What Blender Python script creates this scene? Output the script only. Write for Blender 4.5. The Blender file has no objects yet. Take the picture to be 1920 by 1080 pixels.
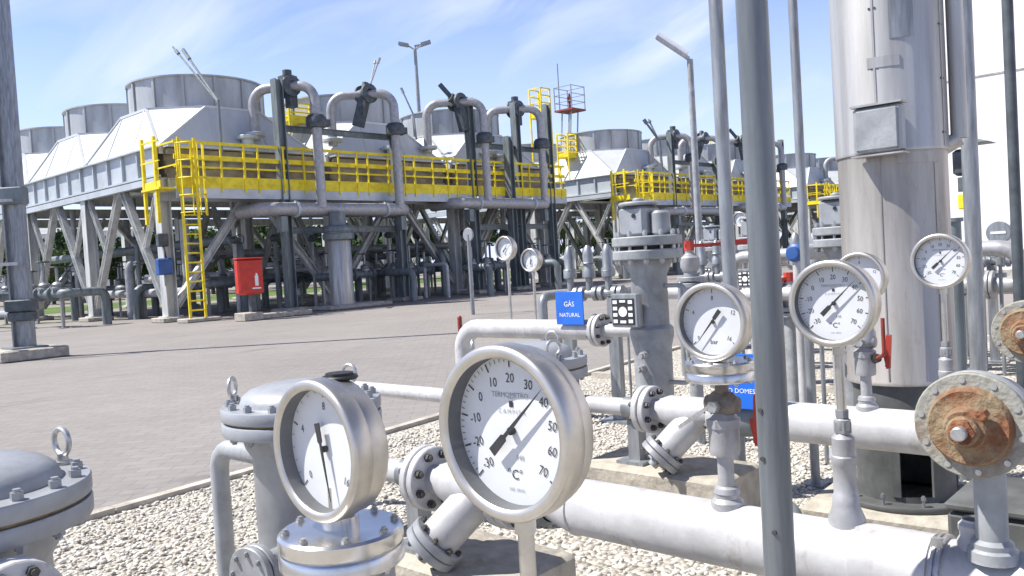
import bpy, math, random
import numpy as np
from mathutils import Vector as V, Matrix
random.seed(7); rng = np.random.default_rng(7)
R = math.radians
sc = bpy.context.scene
col = sc.collection

# ------------------------------------------------------------------ camera
FPX, H = 1580.0, 1.3                      # focal length in pixels of a 1920 wide picture, eye height
YAW, PITCH, ROLL = R(42.3), R(-1.9), R(3.44)
fw = V((math.cos(YAW)*math.cos(PITCH), math.sin(YAW)*math.cos(PITCH), math.sin(PITCH)))
r0 = V((math.sin(YAW), -math.cos(YAW), 0)); u0 = r0.cross(fw)
rt = r0*math.cos(ROLL) - u0*math.sin(ROLL); up = u0*math.cos(ROLL) + r0*math.sin(ROLL)
EYE = V((0, 0, H))
cam = bpy.data.cameras.new('camera'); co = bpy.data.objects.new('camera', cam); col.objects.link(co)
cam.sensor_width = 36; cam.lens = FPX/1920*36; cam.clip_start = 0.05; cam.clip_end = 3000
mw = Matrix((rt, up, -fw)).transposed().to_4x4(); mw.translation = EYE
co.matrix_world = mw; sc.camera = co
def ray(x, y): return fw + rt*((x-960)/FPX) - up*((y-540)/FPX)
def at(x, y, d): return EYE + ray(x, y)*d
def on(x, y, ax, val):
    q = ray(x, y); return EYE + q*((val-EYE[ax])/q[ax])

# ------------------------------------------------------------------ light, sky, exposure
CLOUD = (6.6, 7.3, 10.6, 1)            # bluish white veil of thin cloud
SKY_SEED = 2.3
SUN_EL = R(54); az = (-0.66, 0.75)
sc.view_settings.view_transform = 'Standard'; sc.view_settings.look = 'None'
sc.view_settings.gamma = 1; sc.view_settings.use_curve_mapping = False
sc.view_settings.exposure = 0.68
sv = V((az[0], az[1], 0)).normalized()*math.cos(SUN_EL) + V((0, 0, math.sin(SUN_EL)))
sl = bpy.data.lights.new('sun', 'SUN'); sl.energy = 5.0; sl.angle = R(0.53); sl.color = (1, .965, .9)
so = bpy.data.objects.new('sun', sl); col.objects.link(so)
so.rotation_euler = sv.to_track_quat('Z', 'Y').to_euler()
w = bpy.data.worlds.new('World'); sc.world = w; w.use_nodes = True
nt = w.node_tree; nt.nodes.clear(); N = nt.nodes.new; L = nt.links.new
out = N('ShaderNodeOutputWorld'); bg = N('ShaderNodeBackground'); sky = N('ShaderNodeTexSky')
sky.sky_type = 'NISHITA'; sky.sun_disc = False; sky.sun_elevation = SUN_EL
sky.sun_rotation = math.atan2(az[0], az[1]); sky.air_density = 1.0; sky.dust_density = 0.3; sky.ozone_density = 3.0
bg.inputs['Strength'].default_value = 0.085
tc = N('ShaderNodeTexCoord'); nz = N('ShaderNodeTexNoise'); nz.inputs['Scale'].default_value = 1.6; nz.inputs['Detail'].default_value = 6
nz.inputs['Roughness'].default_value = 0.5; nz.inputs['Distortion'].default_value = 0.7
cr = N('ShaderNodeValToRGB'); cr.color_ramp.elements[0].position = .36; cr.color_ramp.elements[1].position = .76
cr.color_ramp.elements[1].color = (.95, .95, .95, 1)
sep = N('ShaderNodeSeparateXYZ'); L(tc.outputs['Generated'], sep.inputs[0])       # thin high cloud thickens towards the horizon
hz = N('ShaderNodeMapRange'); hz.inputs[1].default_value = 0.0; hz.inputs[2].default_value = .34; hz.inputs[3].default_value = .85; hz.inputs[4].default_value = 0.08
L(sep.outputs[2], hz.inputs[0])
scr = N('ShaderNodeMath'); scr.operation = 'MAXIMUM'; fd = N('ShaderNodeMapRange'); fd.inputs[1].default_value = .32; fd.inputs[2].default_value = .6; fd.inputs[3].default_value = 1; fd.inputs[4].default_value = 0.1; L(sep.outputs[2], fd.inputs[0])
cm = N('ShaderNodeMath'); cm.operation = 'MULTIPLY'; L(cr.outputs[0], cm.inputs[0]); L(fd.outputs[0], cm.inputs[1]); L(cm.outputs[0], scr.inputs[0]); L(hz.outputs[0], scr.inputs[1])
mx = N('ShaderNodeMix'); mx.data_type = 'RGBA'; mx.inputs[7].default_value = CLOUD
tl = R(24); comb = N('ShaderNodeCombineXYZ')                                        # cirrus streaks rising towards the south-east
for k, (vec, sc__) in enumerate((((.673*math.cos(tl), -.74*math.cos(tl), math.sin(tl)), 1.9), ((-.673*math.sin(tl), .74*math.sin(tl), math.cos(tl)), 7.0))):
    dp = N('ShaderNodeVectorMath'); dp.operation = 'DOT_PRODUCT'; dp.inputs[1].default_value = tuple(c_*sc__ for c_ in vec)
    L(tc.outputs['Generated'], dp.inputs[0]); L(dp.outputs['Value'], comb.inputs[k])
comb.inputs[2].default_value = SKY_SEED
L(comb.outputs[0], nz.inputs[0]); L(nz.outputs[0], cr.inputs[0])
hsv = N('ShaderNodeHueSaturation'); hsv.inputs['Saturation'].default_value = 1.14; hsv.inputs['Hue'].default_value = .514; vr = N('ShaderNodeMapRange'); vr.inputs[1].default_value = .25; vr.inputs[2].default_value = .6; vr.inputs[3].default_value = 1.5; vr.inputs[4].default_value = .65; L(sep.outputs[2], vr.inputs[0]); L(vr.outputs[0], hsv.inputs['Value']); L(sky.outputs[0], hsv.inputs['Color'])
L(scr.outputs[0], mx.inputs[0]); L(hsv.outputs[0], mx.inputs[6]); L(mx.outputs[2], bg.inputs[0]); L(bg.outputs[0], out.inputs[0])

# ------------------------------------------------------------------ materials
def mat(name, c, rough=.5, metal=0., var=.12, scale=6., bump=0., bscale=40., c2=None, mask=None, spec=.5, coat=0., grime=.0, gcol=(.20, .14, .09), stretch=1.):
    m = bpy.data.materials.new(name); m.use_nodes = True
    t = m.node_tree; n = t.nodes.new; l = t.links.new
    p = t.nodes['Principled BSDF']
    p.inputs['Roughness'].default_value = rough; p.inputs['Metallic'].default_value = metal
    p.inputs['Specular IOR Level'].default_value = spec; p.inputs['Coat Weight'].default_value = coat
    tc = n('ShaderNodeTexCoord')
    nz = n('ShaderNodeTexNoise'); nz.inputs['Scale'].default_value = scale; nz.inputs['Detail'].default_value = 6
    nz.inputs['Roughness'].default_value = .62
    sm = n('ShaderNodeMapping'); sm.inputs['Scale'].default_value = (1, 1, stretch); l(tc.outputs['Object'], sm.inputs[0]); l(sm.outputs[0], nz.inputs[0])
    rp = n('ShaderNodeValToRGB')
    lo = c2 or tuple(max(0, x*(1-var*1.6)) for x in c)
    rp.color_ramp.elements[0].color = (*lo, 1); rp.color_ramp.elements[1].color = (*(tuple(min(1, x*(1+var*.5)) for x in c) if not c2 else c), 1)
    a, b = mask or (.32, .62)
    rp.color_ramp.elements[0].position = a; rp.color_ramp.elements[1].position = b
    l(nz.outputs[0], rp.inputs[0]); l(rp.outputs[0], p.inputs['Base Color'])
    if grime:                                            # rust bleed, chips and dirt in patches
        g1 = n('ShaderNodeTexNoise'); g1.inputs['Scale'].default_value = scale*3.1; g1.inputs['Detail'].default_value = 9; g1.inputs['Roughness'].default_value = .72
        gm = n('ShaderNodeMapping'); gm.inputs['Scale'].default_value = (1, 1, .45); l(tc.outputs['Object'], gm.inputs[0]); l(gm.outputs[0], g1.inputs[0])
        gr = n('ShaderNodeValToRGB'); gr.color_ramp.elements[0].position = .56; gr.color_ramp.elements[1].position = .74; gr.color_ramp.elements[1].color = (grime, grime, grime, 1)
        l(g1.outputs[0], gr.inputs[0])
        gx = n('ShaderNodeMix'); gx.data_type = 'RGBA'; gx.inputs[7].default_value = (*gcol, 1)
        l(gr.outputs[0], gx.inputs[0]); l(rp.outputs[0], gx.inputs[6]); l(gx.outputs[2], p.inputs['Base Color'])
    mr = n('ShaderNodeMapRange'); mr.inputs[3].default_value = min(1, rough*1.35); mr.inputs[4].default_value = rough*.8
    l(nz.outputs[0], mr.inputs[0]); l(mr.outputs[0], p.inputs['Roughness'])
    if bump:
        nb = n('ShaderNodeTexNoise'); nb.inputs['Scale'].default_value = bscale; nb.inputs['Detail'].default_value = 4
        l(tc.outputs['Object'], nb.inputs[0])
        bm = n('ShaderNodeBump'); bm.inputs['Strength'].default_value = bump; bm.inputs['Distance'].default_value = .02
        l(nb.outputs[0], bm.inputs['Height']); l(bm.outputs[0], p.inputs['Normal'])
    return m
MT = dict(
    silver=mat('silver_paint', (.40, .40, .41), .42, .25, .16, 9, .05, 60, grime=.5),
    white=mat('white_pipe_paint', (.50, .497, .50), .45, .1, .16, 7, .05, 50, grime=.65),
    grey=mat('grey_paint', (.33, .345, .36), .5, .1, .2, 8, .06, 60, grime=.4),
    vessel=mat('vessel_paint', (.34, .355, .375), .42, .2, .18, 5, .05, 50, grime=.4),
    galv=mat('galvanised_steel', (.31, .325, .34), .42, .5, .24, 26, stretch=.15),
    pole=mat('pole_paint', (.17, .187, .20), .36, .3, .22, 30, .03, 80, stretch=.08),
    stain=mat('stainless', (.58, .55, .50), .36, .9, .14, 16),
    bright=mat('bright_stainless', (.64, .63, .61), .24, .95, .12, 14),
    clad=mat('stack_cladding', (.46, .45, .43), .40, .5, .22, 12, .03, 5, stretch=.07, grime=.2),
    cladlow=mat('stack_cladding_weathered', (.38, .355, .325), .44, .45, .24, 10, .03, 5, stretch=.1, grime=.4),
    skirt=mat('skirt_paint', (.105, .11, .108), .6, .1, .3, 6),
    dark=mat('dark_steel_paint', (.09, .105, .115), .5, .2, .3, 6),
    dgreen=mat('dark_grey_green_paint', (.19, .22, .23), .5, .2, .25, 7, stretch=.2),
    leg=mat('leg_galvanised', (.56, .57, .56), .55, .25, .2, 5, stretch=.2),
    panel=mat('girder_panel', (.50, .54, .57), .5, .3, .12, 1.2),
    plenum=mat('plenum_sheet', (.62, .64, .65), .5, .3, .08, 1.4, stretch=.3),
    ring=mat('fan_ring_sheet', (.46, .48, .49), .5, .35, .14, 2.2, stretch=.25, grime=.25),
    bundle=mat('bundle_steel', (.30, .27, .235), .6, .3, .3, 1.5),
    yellow=mat('yellow_paint', (.86, .68, .015), .5, 0, .16, 4, grime=.25),
    red=mat('red_paint', (.55, .035, .018), .45, 0, .15, 5),
    redlever=mat('red_lever_plastic', (.50, .05, .03), .45, 0, .2, 14),
    darkred=mat('dark_red_paint', (.27, .045, .03), .55, 0, .3, 8),
    blue=mat('blue_sign_enamel', (.015, .14, .62), .35, 0, .12, 5, coat=.3),
    bluebox=mat('blue_box_paint', (.03, .10, .32), .45, 0, .2, 3),
    letter=mat('white_lettering', (.82, .82, .82), .5, 0, .05, 20),
    black=mat('black_rubber', (.018, .018, .02), .5, 0, .2, 20),
    dial=mat('dial_enamel', (.74, .74, .76), .6, 0, .04, 9, spec=.2),
    ink=mat('dial_ink', (.025, .025, .03), .6, 0, .1, 30),
    inner=mat('bezel_inner_paint', (.14, .145, .155), .6, .1, .2, 12),
    inkgrey=mat('dial_grey_ink', (.33, .33, .35), .6, 0, .1, 30),
    gasket=mat('gasket', (.30, .22, .10), .8, 0, .3, 40),
    bolt=mat('bolt_zinc', (.50, .50, .49), .38, .7, .2, 60),
    dbolt=mat('bolt_dark', (.10, .095, .09), .5, .5, .3, 60),
    rust=mat('rusty_iron', (.27, .205, .125), .78, .1, .2, 20, .35, 80, c2=(.20, .085, .04), mask=(.36, .58), grime=.6, gcol=(.10, .055, .035)),
    weathered=mat('weathered_brass', (.24, .21, .18), .6, .3, .3, 25, .2, 90, c2=(.13, .09, .065)),
    rustpale=mat('pale_rusted_flange', (.31, .305, .265), .7, .15, .2, 12, .25, 80, c2=(.22, .15, .10), mask=(.32, .50), grime=.55, gcol=(.16, .08, .045)),
    rustdeep=mat('deep_rust', (.30, .12, .05), .85, .1, .3, 30, .4, 90, c2=(.14, .05, .025), mask=(.4, .65)),
    concrete=mat('concrete', (.43, .40, .35), .9, 0, .25, 7, .5, 30, spec=.2),
    pier=mat('rough_concrete', (.42, .385, .325), .95, 0, .16, 14, .5, 22, spec=.15, grime=.4, gcol=(.22, .18, .13)),
    kerb=mat('kerb_concrete', (.50, .46, .40), .9, 0, .2, 5, .4, 40, spec=.2),
    wallwhite=mat('white_wall_sheet', (.82, .79, .80), .6, 0, .04, .4),
    farwhite=mat('far_white_wall', (.75, .74, .72), .7, 0, .06, .3),
    roofgrey=mat('roof_sheet', (.35, .36, .37), .6, .1, .1, .5),
    leaf=mat('dark_foliage', (.07, .11, .04), .7, 0, .2, 1.1, c2=(.025, .05, .02), spec=.25),
    leaf2=mat('mid_foliage', (.12, .16, .05), .7, 0, .2, 1.1, c2=(.045, .075, .025), spec=.25),
    bark=mat('bark', (.12, .09, .06), .9, 0, .3, 6),
    lamp=mat('lamp_cover', (.75, .76, .78), .25, .1, .05, 8),
)
def glass_mat():
    m = bpy.data.materials.new('gauge_glass'); m.use_nodes = True; t = m.node_tree; t.nodes.clear()
    o = t.nodes.new('ShaderNodeOutputMaterial'); tr = t.nodes.new('ShaderNodeBsdfTransparent'); tr.inputs[0].default_value = (.96, .97, .97, 1)
    g = t.nodes.new('ShaderNodeBsdfGlossy'); g.inputs['Roughness'].default_value = .03
    lw = t.nodes.new('ShaderNodeLayerWeight'); lw.inputs[0].default_value = .5
    pw = t.nodes.new('ShaderNodeMath'); pw.operation = 'POWER'; pw.inputs[1].default_value = 4; t.links.new(lw.outputs['Facing'], pw.inputs[0])
    f = t.nodes.new('ShaderNodeMath'); f.operation = 'MULTIPLY_ADD'; f.inputs[1].default_value = .4; f.inputs[2].default_value = .03; t.links.new(pw.outputs[0], f.inputs[0])
    mxx = t.nodes.new('ShaderNodeMixShader')
    t.links.new(f.outputs[0], mxx.inputs[0]); t.links.new(tr.outputs[0], mxx.inputs[1]); t.links.new(g.outputs[0], mxx.inputs[2]); t.links.new(mxx.outputs[0], o.inputs[0])
    return m
MT['glass'] = glass_mat()
def ground_mat(name, kind):
    m = bpy.data.materials.new(name); m.use_nodes = True; t = m.node_tree; n = t.nodes.new; l = t.links.new
    p = t.nodes['Principled BSDF']; p.inputs['Roughness'].default_value = .9; p.inputs['Specular IOR Level'].default_value = .2
    tc = n('ShaderNodeTexCoord')
    big = n('ShaderNodeTexNoise'); big.inputs['Scale'].default_value = .35; big.inputs['Detail'].default_value = 8; big.inputs['Roughness'].default_value = .65
    l(tc.outputs['Object'], big.inputs[0])
    fine = n('ShaderNodeTexNoise'); fine.inputs['Scale'].default_value = 9; fine.inputs['Detail'].default_value = 6
    l(tc.outputs['Object'], fine.inputs[0])
    bm = n('ShaderNodeBump'); bm.inputs['Distance'].default_value = .02
    if kind == 'pavers':
        mp = n('ShaderNodeMapping'); mp.inputs['Rotation'].default_value = (0, 0, R(45)); l(tc.outputs['Object'], mp.inputs[0])
        br = n('ShaderNodeTexBrick'); br.inputs['Scale'].default_value = 1; br.inputs['Brick Width'].default_value = .24; br.inputs['Row Height'].default_value = .12
        br.inputs['Mortar Size'].default_value = .005; br.inputs['Mortar Smooth'].default_value = .3; br.inputs['Bias'].default_value = 0
        br.inputs['Color1'].default_value = (.268, .254, .245, 1); br.inputs['Color2'].default_value = (.245, .23, .221, 1); br.inputs['Mortar'].default_value = (.20, .188, .18, 1)
        l(mp.outputs[0], br.inputs[0])
        st = n('ShaderNodeTexNoise'); st.inputs['Scale'].default_value = .9; st.inputs['Detail'].default_value = 10; st.inputs['Roughness'].default_value = .7; st.inputs['Distortion'].default_value = .6
        smp = n('ShaderNodeMapping'); smp.inputs['Scale'].default_value = (.35, 1.2, 1); l(tc.outputs['Object'], smp.inputs[0]); l(smp.outputs[0], st.inputs[0])
        srp = n('ShaderNodeValToRGB'); srp.color_ramp.elements[0].position = .58; srp.color_ramp.elements[0].color = (1, 1, 1, 1); srp.color_ramp.elements[1].position = .72; srp.color_ramp.elements[1].color = (.62, .60, .58, 1); l(st.outputs[0], srp.inputs[0])
        sm2 = n('ShaderNodeMix'); sm2.data_type = 'RGBA'; sm2.blend_type = 'MULTIPLY'; sm2.inputs[0].default_value = 1; l(br.outputs[0], sm2.inputs[6]); l(srp.outputs[0], sm2.inputs[7])
        hs = n('ShaderNodeMix'); hs.data_type = 'RGBA'; hs.blend_type = 'MULTIPLY'; hs.inputs[0].default_value = 1
        rp = n('ShaderNodeValToRGB'); rp.color_ramp.elements[0].position = .3; rp.color_ramp.elements[0].color = (.84, .83, .82, 1)
        rp.color_ramp.elements[1].position = .68; rp.color_ramp.elements[1].color = (1.12, 1.1, 1.08, 1)
        ad = n('ShaderNodeMath'); ad.operation = 'MULTIPLY_ADD'; ad.inputs[1].default_value = .35; l(fine.outputs[0], ad.inputs[0])
        sb = n('ShaderNodeMath'); sb.operation = 'MULTIPLY'; sb.inputs[1].default_value = .65; l(big.outputs[0], sb.inputs[0]); l(sb.outputs[0], ad.inputs[2])
        l(ad.outputs[0], rp.inputs[0]); l(sm2.outputs[2], hs.inputs[6]); l(rp.outputs[0], hs.inputs[7]); l(hs.outputs[2], p.inputs['Base Color'])
        inv = n('ShaderNodeMath'); inv.operation = 'SUBTRACT'; inv.inputs[0].default_value = 1; l(br.outputs['Fac'], inv.inputs[1])
        bm.inputs['Strength'].default_value = .25; l(inv.outputs[0], bm.inputs['Height'])
    elif kind == 'gravel':
        vo = n('ShaderNodeTexVoronoi'); vo.inputs['Scale'].default_value = 42; l(tc.outputs['Object'], vo.inputs[0])
        rp = n('ShaderNodeValToRGB'); rp.color_ramp.elements[0].color = (.30, .275, .235, 1); rp.color_ramp.elements[1].color = (.60, .565, .50, 1)
        sx = n('ShaderNodeSeparateColor'); l(vo.outputs['Color'], sx.inputs[0]); l(sx.outputs[0], rp.inputs[0]); l(rp.outputs[0], p.inputs['Base Color'])
        inv = n('ShaderNodeMath'); inv.operation = 'SUBTRACT'; inv.inputs[0].default_value = 1; l(vo.outputs['Distance'], inv.inputs[1])
        bm.inputs['Strength'].default_value = 1; l(inv.outputs[0], bm.inputs['Height'])
    else:
        c = {'field': ((.20, .19, .15), (.30, .28, .24)), 'grass': ((.05, .10, .025), (.14, .20, .05))}[kind]
        rp = n('ShaderNodeValToRGB'); rp.color_ramp.elements[0].color = (*c[0], 1); rp.color_ramp.elements[1].color = (*c[1], 1)
        rp.color_ramp.elements[0].position = .35; rp.color_ramp.elements[1].position = .65
        l(big.outputs[0], rp.inputs[0]); l(rp.outputs[0], p.inputs['Base Color']); bm.inputs['Strength'].default_value = .5; l(fine.outputs[0], bm.inputs['Height'])
    l(bm.outputs[0], p.inputs['Normal'])
    return m
def pebble_mat():
    m = bpy.data.materials.new('pebbles'); m.use_nodes = True; t = m.node_tree; n = t.nodes.new; l = t.links.new
    p = t.nodes['Principled BSDF']; p.inputs['Roughness'].default_value = .85; p.inputs['Specular IOR Level'].default_value = .25
    ge = n('ShaderNodeNewGeometry'); rp = n('ShaderNodeValToRGB'); e = rp.color_ramp.elements
    e[0].color = (.27, .25, .22, 1); e[1].color = (.70, .67, .61, 1); q = e.new(.42); q.color = (.56, .525, .46, 1); q = e.new(.14); q.color = (.41, .375, .325, 1)
    l(ge.outputs['Random Per Island'], rp.inputs[0]); l(rp.outputs[0], p.inputs['Base Color'])
    return m

# ------------------------------------------------------------------ mesh builder
def basis(a):
    a = V(a).normalized(); h = V((0, 0, 1)) if abs(a.z) < .95 else V((1, 0, 0))
    s = h.cross(a).normalized(); return a, s, a.cross(s)
class MB:
    def __init__(s): s.v = []; s.f = []
    def add(s, vs, fs):
        b = len(s.v); s.v += [tuple(x) for x in vs]; s.f += [tuple(i+b for i in f) for f in fs]; return s
    def box(s, c, d, rz=0, M3=None):
        c = V(c); Q = M3 or Matrix.Rotation(rz, 3, 'Z'); x, y, z = [k/2 for k in d]
        vs = [c + Q @ V(p) for p in ((-x,-y,-z),(x,-y,-z),(x,y,-z),(-x,y,-z),(-x,-y,z),(x,-y,z),(x,y,z),(-x,y,z))]
        return s.add(vs, [(0,3,2,1),(4,5,6,7),(0,1,5,4),(1,2,6,5),(2,3,7,6),(3,0,4,7)])
    def cbox(s, c, d, b=.01, rz=0):                     # box with chamfered edges
        c = V(c); Q = Matrix.Rotation(rz, 3, 'Z'); x, y, z = [k/2 for k in d]
        prof = [(-z, b), (-z+b, 0), (z-b, 0), (z, b)]; vs = []; fs = []
        for h, i in prof:
            X, Y = x-i, y-i
            for p in ((-X+b,-Y),(X-b,-Y),(X,-Y+b),(X,Y-b),(X-b,Y),(-X+b,Y),(-X,Y-b),(-X,-Y+b)): vs.append(c + Q @ V((*p, h)))
        for k in range(3):
            for j in range(8): a = k*8+j; e = k*8+(j+1) % 8; fs.append((a, e, e+8, a+8))
        fs.append(tuple(range(7, -1, -1))); fs.append(tuple(range(24, 32)))
        return s.add(vs, fs)
    def beam(s, p0, p1, w, h=None, upv=None):
        p0 = V(p0); p1 = V(p1); h = h or w; a = (p1-p0).normalized()
        u = V(upv) if upv else (V((0,0,1)) if abs(a.z) < .95 else V((1,0,0)))
        x = u.cross(a).normalized(); y = a.cross(x)
        q = [p + x*i*w/2 + y*j*h/2 for p in (p0, p1) for i, j in ((-1,-1),(1,-1),(1,1),(-1,1))]
        return s.add(q, [(0,3,2,1),(4,5,6,7),(0,1,5,4),(1,2,6,5),(2,3,7,6),(3,0,4,7)])
    def hbeam(s, p0, p1, w, h, t=.02, upv=None):         # rolled section: two flanges and a web
        p0 = V(p0); p1 = V(p1); a = (p1-p0).normalized()
        u = V(upv) if upv else (V((0,0,1)) if abs(a.z) < .95 else V((1,0,0)))
        x = u.cross(a).normalized(); y = a.cross(x)
        s.beam(p0+y*(h/2-t/2), p1+y*(h/2-t/2), w, t, y); s.beam(p0-y*(h/2-t/2), p1-y*(h/2-t/2), w, t, y)
        return s.beam(p0, p1, t*.8, h-2*t, y)
    def lathe(s, o, ax, prof, n=24):
        a, x, y = basis(ax); o = V(o); vs = []; fs = []; rings = []
        for r, h in prof:
            if r < 1e-6: rings.append([len(vs)]); vs.append(o+a*h)
            else:
                rings.append(list(range(len(vs), len(vs)+n)))
                vs += [o+a*h+(x*math.cos(2*math.pi*k/n)+y*math.sin(2*math.pi*k/n))*r for k in range(n)]
        for A, B in zip(rings, rings[1:]):
            for k in range(n):
                k2 = (k+1) % n
                if len(A) == 1 and len(B) == 1: break
                if len(A) == 1: fs.append((A[0], B[k2], B[k]))
                elif len(B) == 1: fs.append((A[k], A[k2], B[0]))
                else: fs.append((A[k], A[k2], B[k2], B[k]))
        return s.add(vs, fs)
    def cyl(s, p0, p1, r, r1=None, n=16, c=0):
        p0 = V(p0); p1 = V(p1); r1 = r if r1 is None else r1; h = (p1-p0).length; c = min(c, h/3)
        pf = [(0, 0), (r, 0), (r1, h), (0, h)] if not c else [(0, 0), (r-c, 0), (r, c), (r1, h-c), (r1-c, h), (0, h)]
        return s.lathe(p0, p1-p0, pf, n)
    def tube(s, pts, r, n=14, bend=0, closed=False, arc=6):
        pts = [V(p) for p in pts]
        if bend and not closed:
            q = [pts[0]]
            for a, b, c in zip(pts, pts[1:], pts[2:]):
                d1 = (a-b); d2 = (c-b); ang = d1.angle(d2); t = min(bend/math.tan(ang/2), d1.length*.48, d2.length*.48) if ang < 3.1 else 0
                if t < 1e-4: q.append(b); continue
                A = b+d1.normalized()*t; B = b+d2.normalized()*t; rr = t*math.tan(ang/2)
                cen = b+(d1.normalized()+d2.normalized()).normalized()*math.hypot(t, rr)
                for k in range(arc+1):
                    w_ = (A-cen).normalized().slerp((B-cen).normalized(), k/arc)
                    q.append(cen+w_*rr)
            q.append(pts[-1]); pts = q
        m = len(pts); T = []
        for i in range(m):
            a = pts[(i-1) % m] if (closed or i) else pts[i]; b = pts[(i+1) % m] if (closed or i < m-1) else pts[i]
            T.append((b-a).normalized())
        _, x, y = basis(T[0]); vs = []; fs = []
        for i in range(m):
            x = (x - T[i]*x.dot(T[i])).normalized(); y = T[i].cross(x)
            vs += [pts[i]+(x*math.cos(2*math.pi*k/n)+y*math.sin(2*math.pi*k/n))*r for k in range(n)]
        for i in range(m if closed else m-1):
            j = (i+1) % m
            for k in range(n): k2 = (k+1) % n; fs.append((i*n+k, i*n+k2, j*n+k2, j*n+k))
        if not closed: fs.append(tuple(range(n-1, -1, -1))); fs.append(tuple((m-1)*n+k for k in range(n)))
        return s.add(vs, fs)
    def torus(s, c, ax, RR, r, n=20, m=8):
        a, x, y = basis(ax)
        return s.tube([V(c)+(x*math.cos(2*math.pi*k/n)+y*math.sin(2*math.pi*k/n))*RR for k in range(n)], r, m, closed=True)
    def disc(s, c, ax, r, n=32):
        a, x, y = basis(ax)
        return s.add([V(c)+(x*math.cos(2*math.pi*k/n)+y*math.sin(2*math.pi*k/n))*r for k in range(n)], [tuple(range(n))])
    def ringbolts(s, c, ax, RR, nb, r, h0, h1, ph=0., nut=True):   # studs parallel to ax, from h0 to h1, with hex nuts at both ends
        a, x, y = basis(ax); c = V(c)
        for k in range(nb):
            t = 2*math.pi*(k+ph)/nb; p = c+(x*math.cos(t)+y*math.sin(t))*RR
            s.cyl(p+a*h0, p+a*h1, r*.62, n=8)
            if nut:
                s.cyl(p+a*(h0+r*.5), p+a*(h0+r*1.9), r, n=6); s.cyl(p+a*(h1-r*1.9), p+a*(h1-r*.5), r, n=6)
        return s
    def flange(s, c, ax, RR, t, n=28):
        a = V(ax).normalized(); ch = t*.12
        return s.lathe(V(c)-a*t/2, a, [(0, 0), (RR-ch, 0), (RR, ch), (RR, t-ch), (RR-ch, t), (0, t)], n)
_text = {}
def text_mesh(body):
    if body not in _text:
        c = bpy.data.curves.new('t', 'FONT'); c.body = body; c.size = 1; c.align_x = 'CENTER'; c.align_y = 'CENTER'; c.resolution_u = 2
        o = bpy.data.objects.new('t', c); col.objects.link(o); bpy.context.view_layer.update()
        me = bpy.data.meshes.new_from_object(o.evaluated_get(bpy.context.evaluated_depsgraph_get()))
        _text[body] = ([tuple(v.co) for v in me.vertices], [tuple(p.vertices) for p in me.polygons])
        bpy.data.objects.remove(o); bpy.data.curves.remove(c); bpy.data.meshes.remove(me)
    return _text[body]
def put_text(mb, body, size, o, xa, ya, rot=0, sx=1.):
    vs, fs = text_mesh(body); ca, sa = math.cos(rot), math.sin(rot); o = V(o); xa = V(xa); ya = V(ya)
    mb.add([o + xa*(size*(x*sx*ca - y*sa)) + ya*(size*(x*sx*sa + y*ca)) for x, y, z in vs], fs)

# ------------------------------------------------------------------ objects
def thing(name, label, cat, loc=(0, 0, 0), group=None, rz=0):
    o = bpy.data.objects.new(name, None); col.objects.link(o); o.empty_display_size = .1
    o.location = loc; o.rotation_euler = (0, 0, rz); o['label'] = label; o['category'] = cat
    if group: o['group'] = group
    return o
def root(o):
    while o.parent: o = o.parent
    return o
def mesh(name, mb, m, smooth=40):
    me = bpy.data.meshes.new(name); me.from_pydata(mb.v, [], mb.f); me.materials.append(m if not isinstance(m, str) else MT[m])
    me.polygons.foreach_set('use_smooth', [True]*len(me.polygons)); me.set_sharp_from_angle(angle=R(smooth)); me.update()
    return me
def part(name, mb, m, parent, label=None, local=False):
    if not local:
        l = root(parent).location; mb.v = [(a-l.x, b-l.y, c-l.z) for a, b, c in mb.v]
    o = bpy.data.objects.new(name, mesh(name, mb, m)); col.objects.link(o); o.parent = parent
    if label: o['label'] = label
    return o
def bolts(name, parent, m, c, ax, RR, nb, r, h0, h1, ph=0., nut=True):   # every stud with its two nuts is a part
    a, x, y = basis(ax); c = V(c); mb = MB(); mb.cyl(a*h0, a*h1, r*.62, n=8)
    if nut: mb.cyl(a*(h0+r*.5), a*(h0+r*1.9), r, n=6); mb.cyl(a*(h1-r*1.9), a*(h1-r*.5), r, n=6)
    me = mesh(name, mb, m); l = root(parent).location
    for k in range(nb):
        t_ = 2*math.pi*(k+ph)/nb; o = bpy.data.objects.new(name, me); col.objects.link(o); o.parent = parent
        o.location = c+(x*math.cos(t_)+y*math.sin(t_))*RR-l
def single(name, mb, m, label=None, cat=None, group=None, kind=None, loc=(0, 0, 0)):
    loc = V(loc); mb.v = [(a-loc.x, b-loc.y, c-loc.z) for a, b, c in mb.v]
    o = bpy.data.objects.new(name, mesh(name, mb, m)); col.objects.link(o); o.location = loc
    if label: o['label'] = label
    if cat: o['category'] = cat
    if group: o['group'] = group
    if kind: o['kind'] = kind
    return o
def copy_tree(o, parent=None):
    c = o.copy(); col.objects.link(c); c.parent = parent
    for ch in list(o.children): copy_tree(ch, c)
    return c
def dup(o, loc, label, group=None, rz=None):
    c = copy_tree(o); c.location = loc; c['label'] = label
    if group: c['group'] = group
    if rz is not None: c.rotation_euler = (0, 0, rz)
    return c
Z = V((0, 0, 1)); X = V((1, 0, 0)); Y = V((0, 1, 0))

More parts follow.
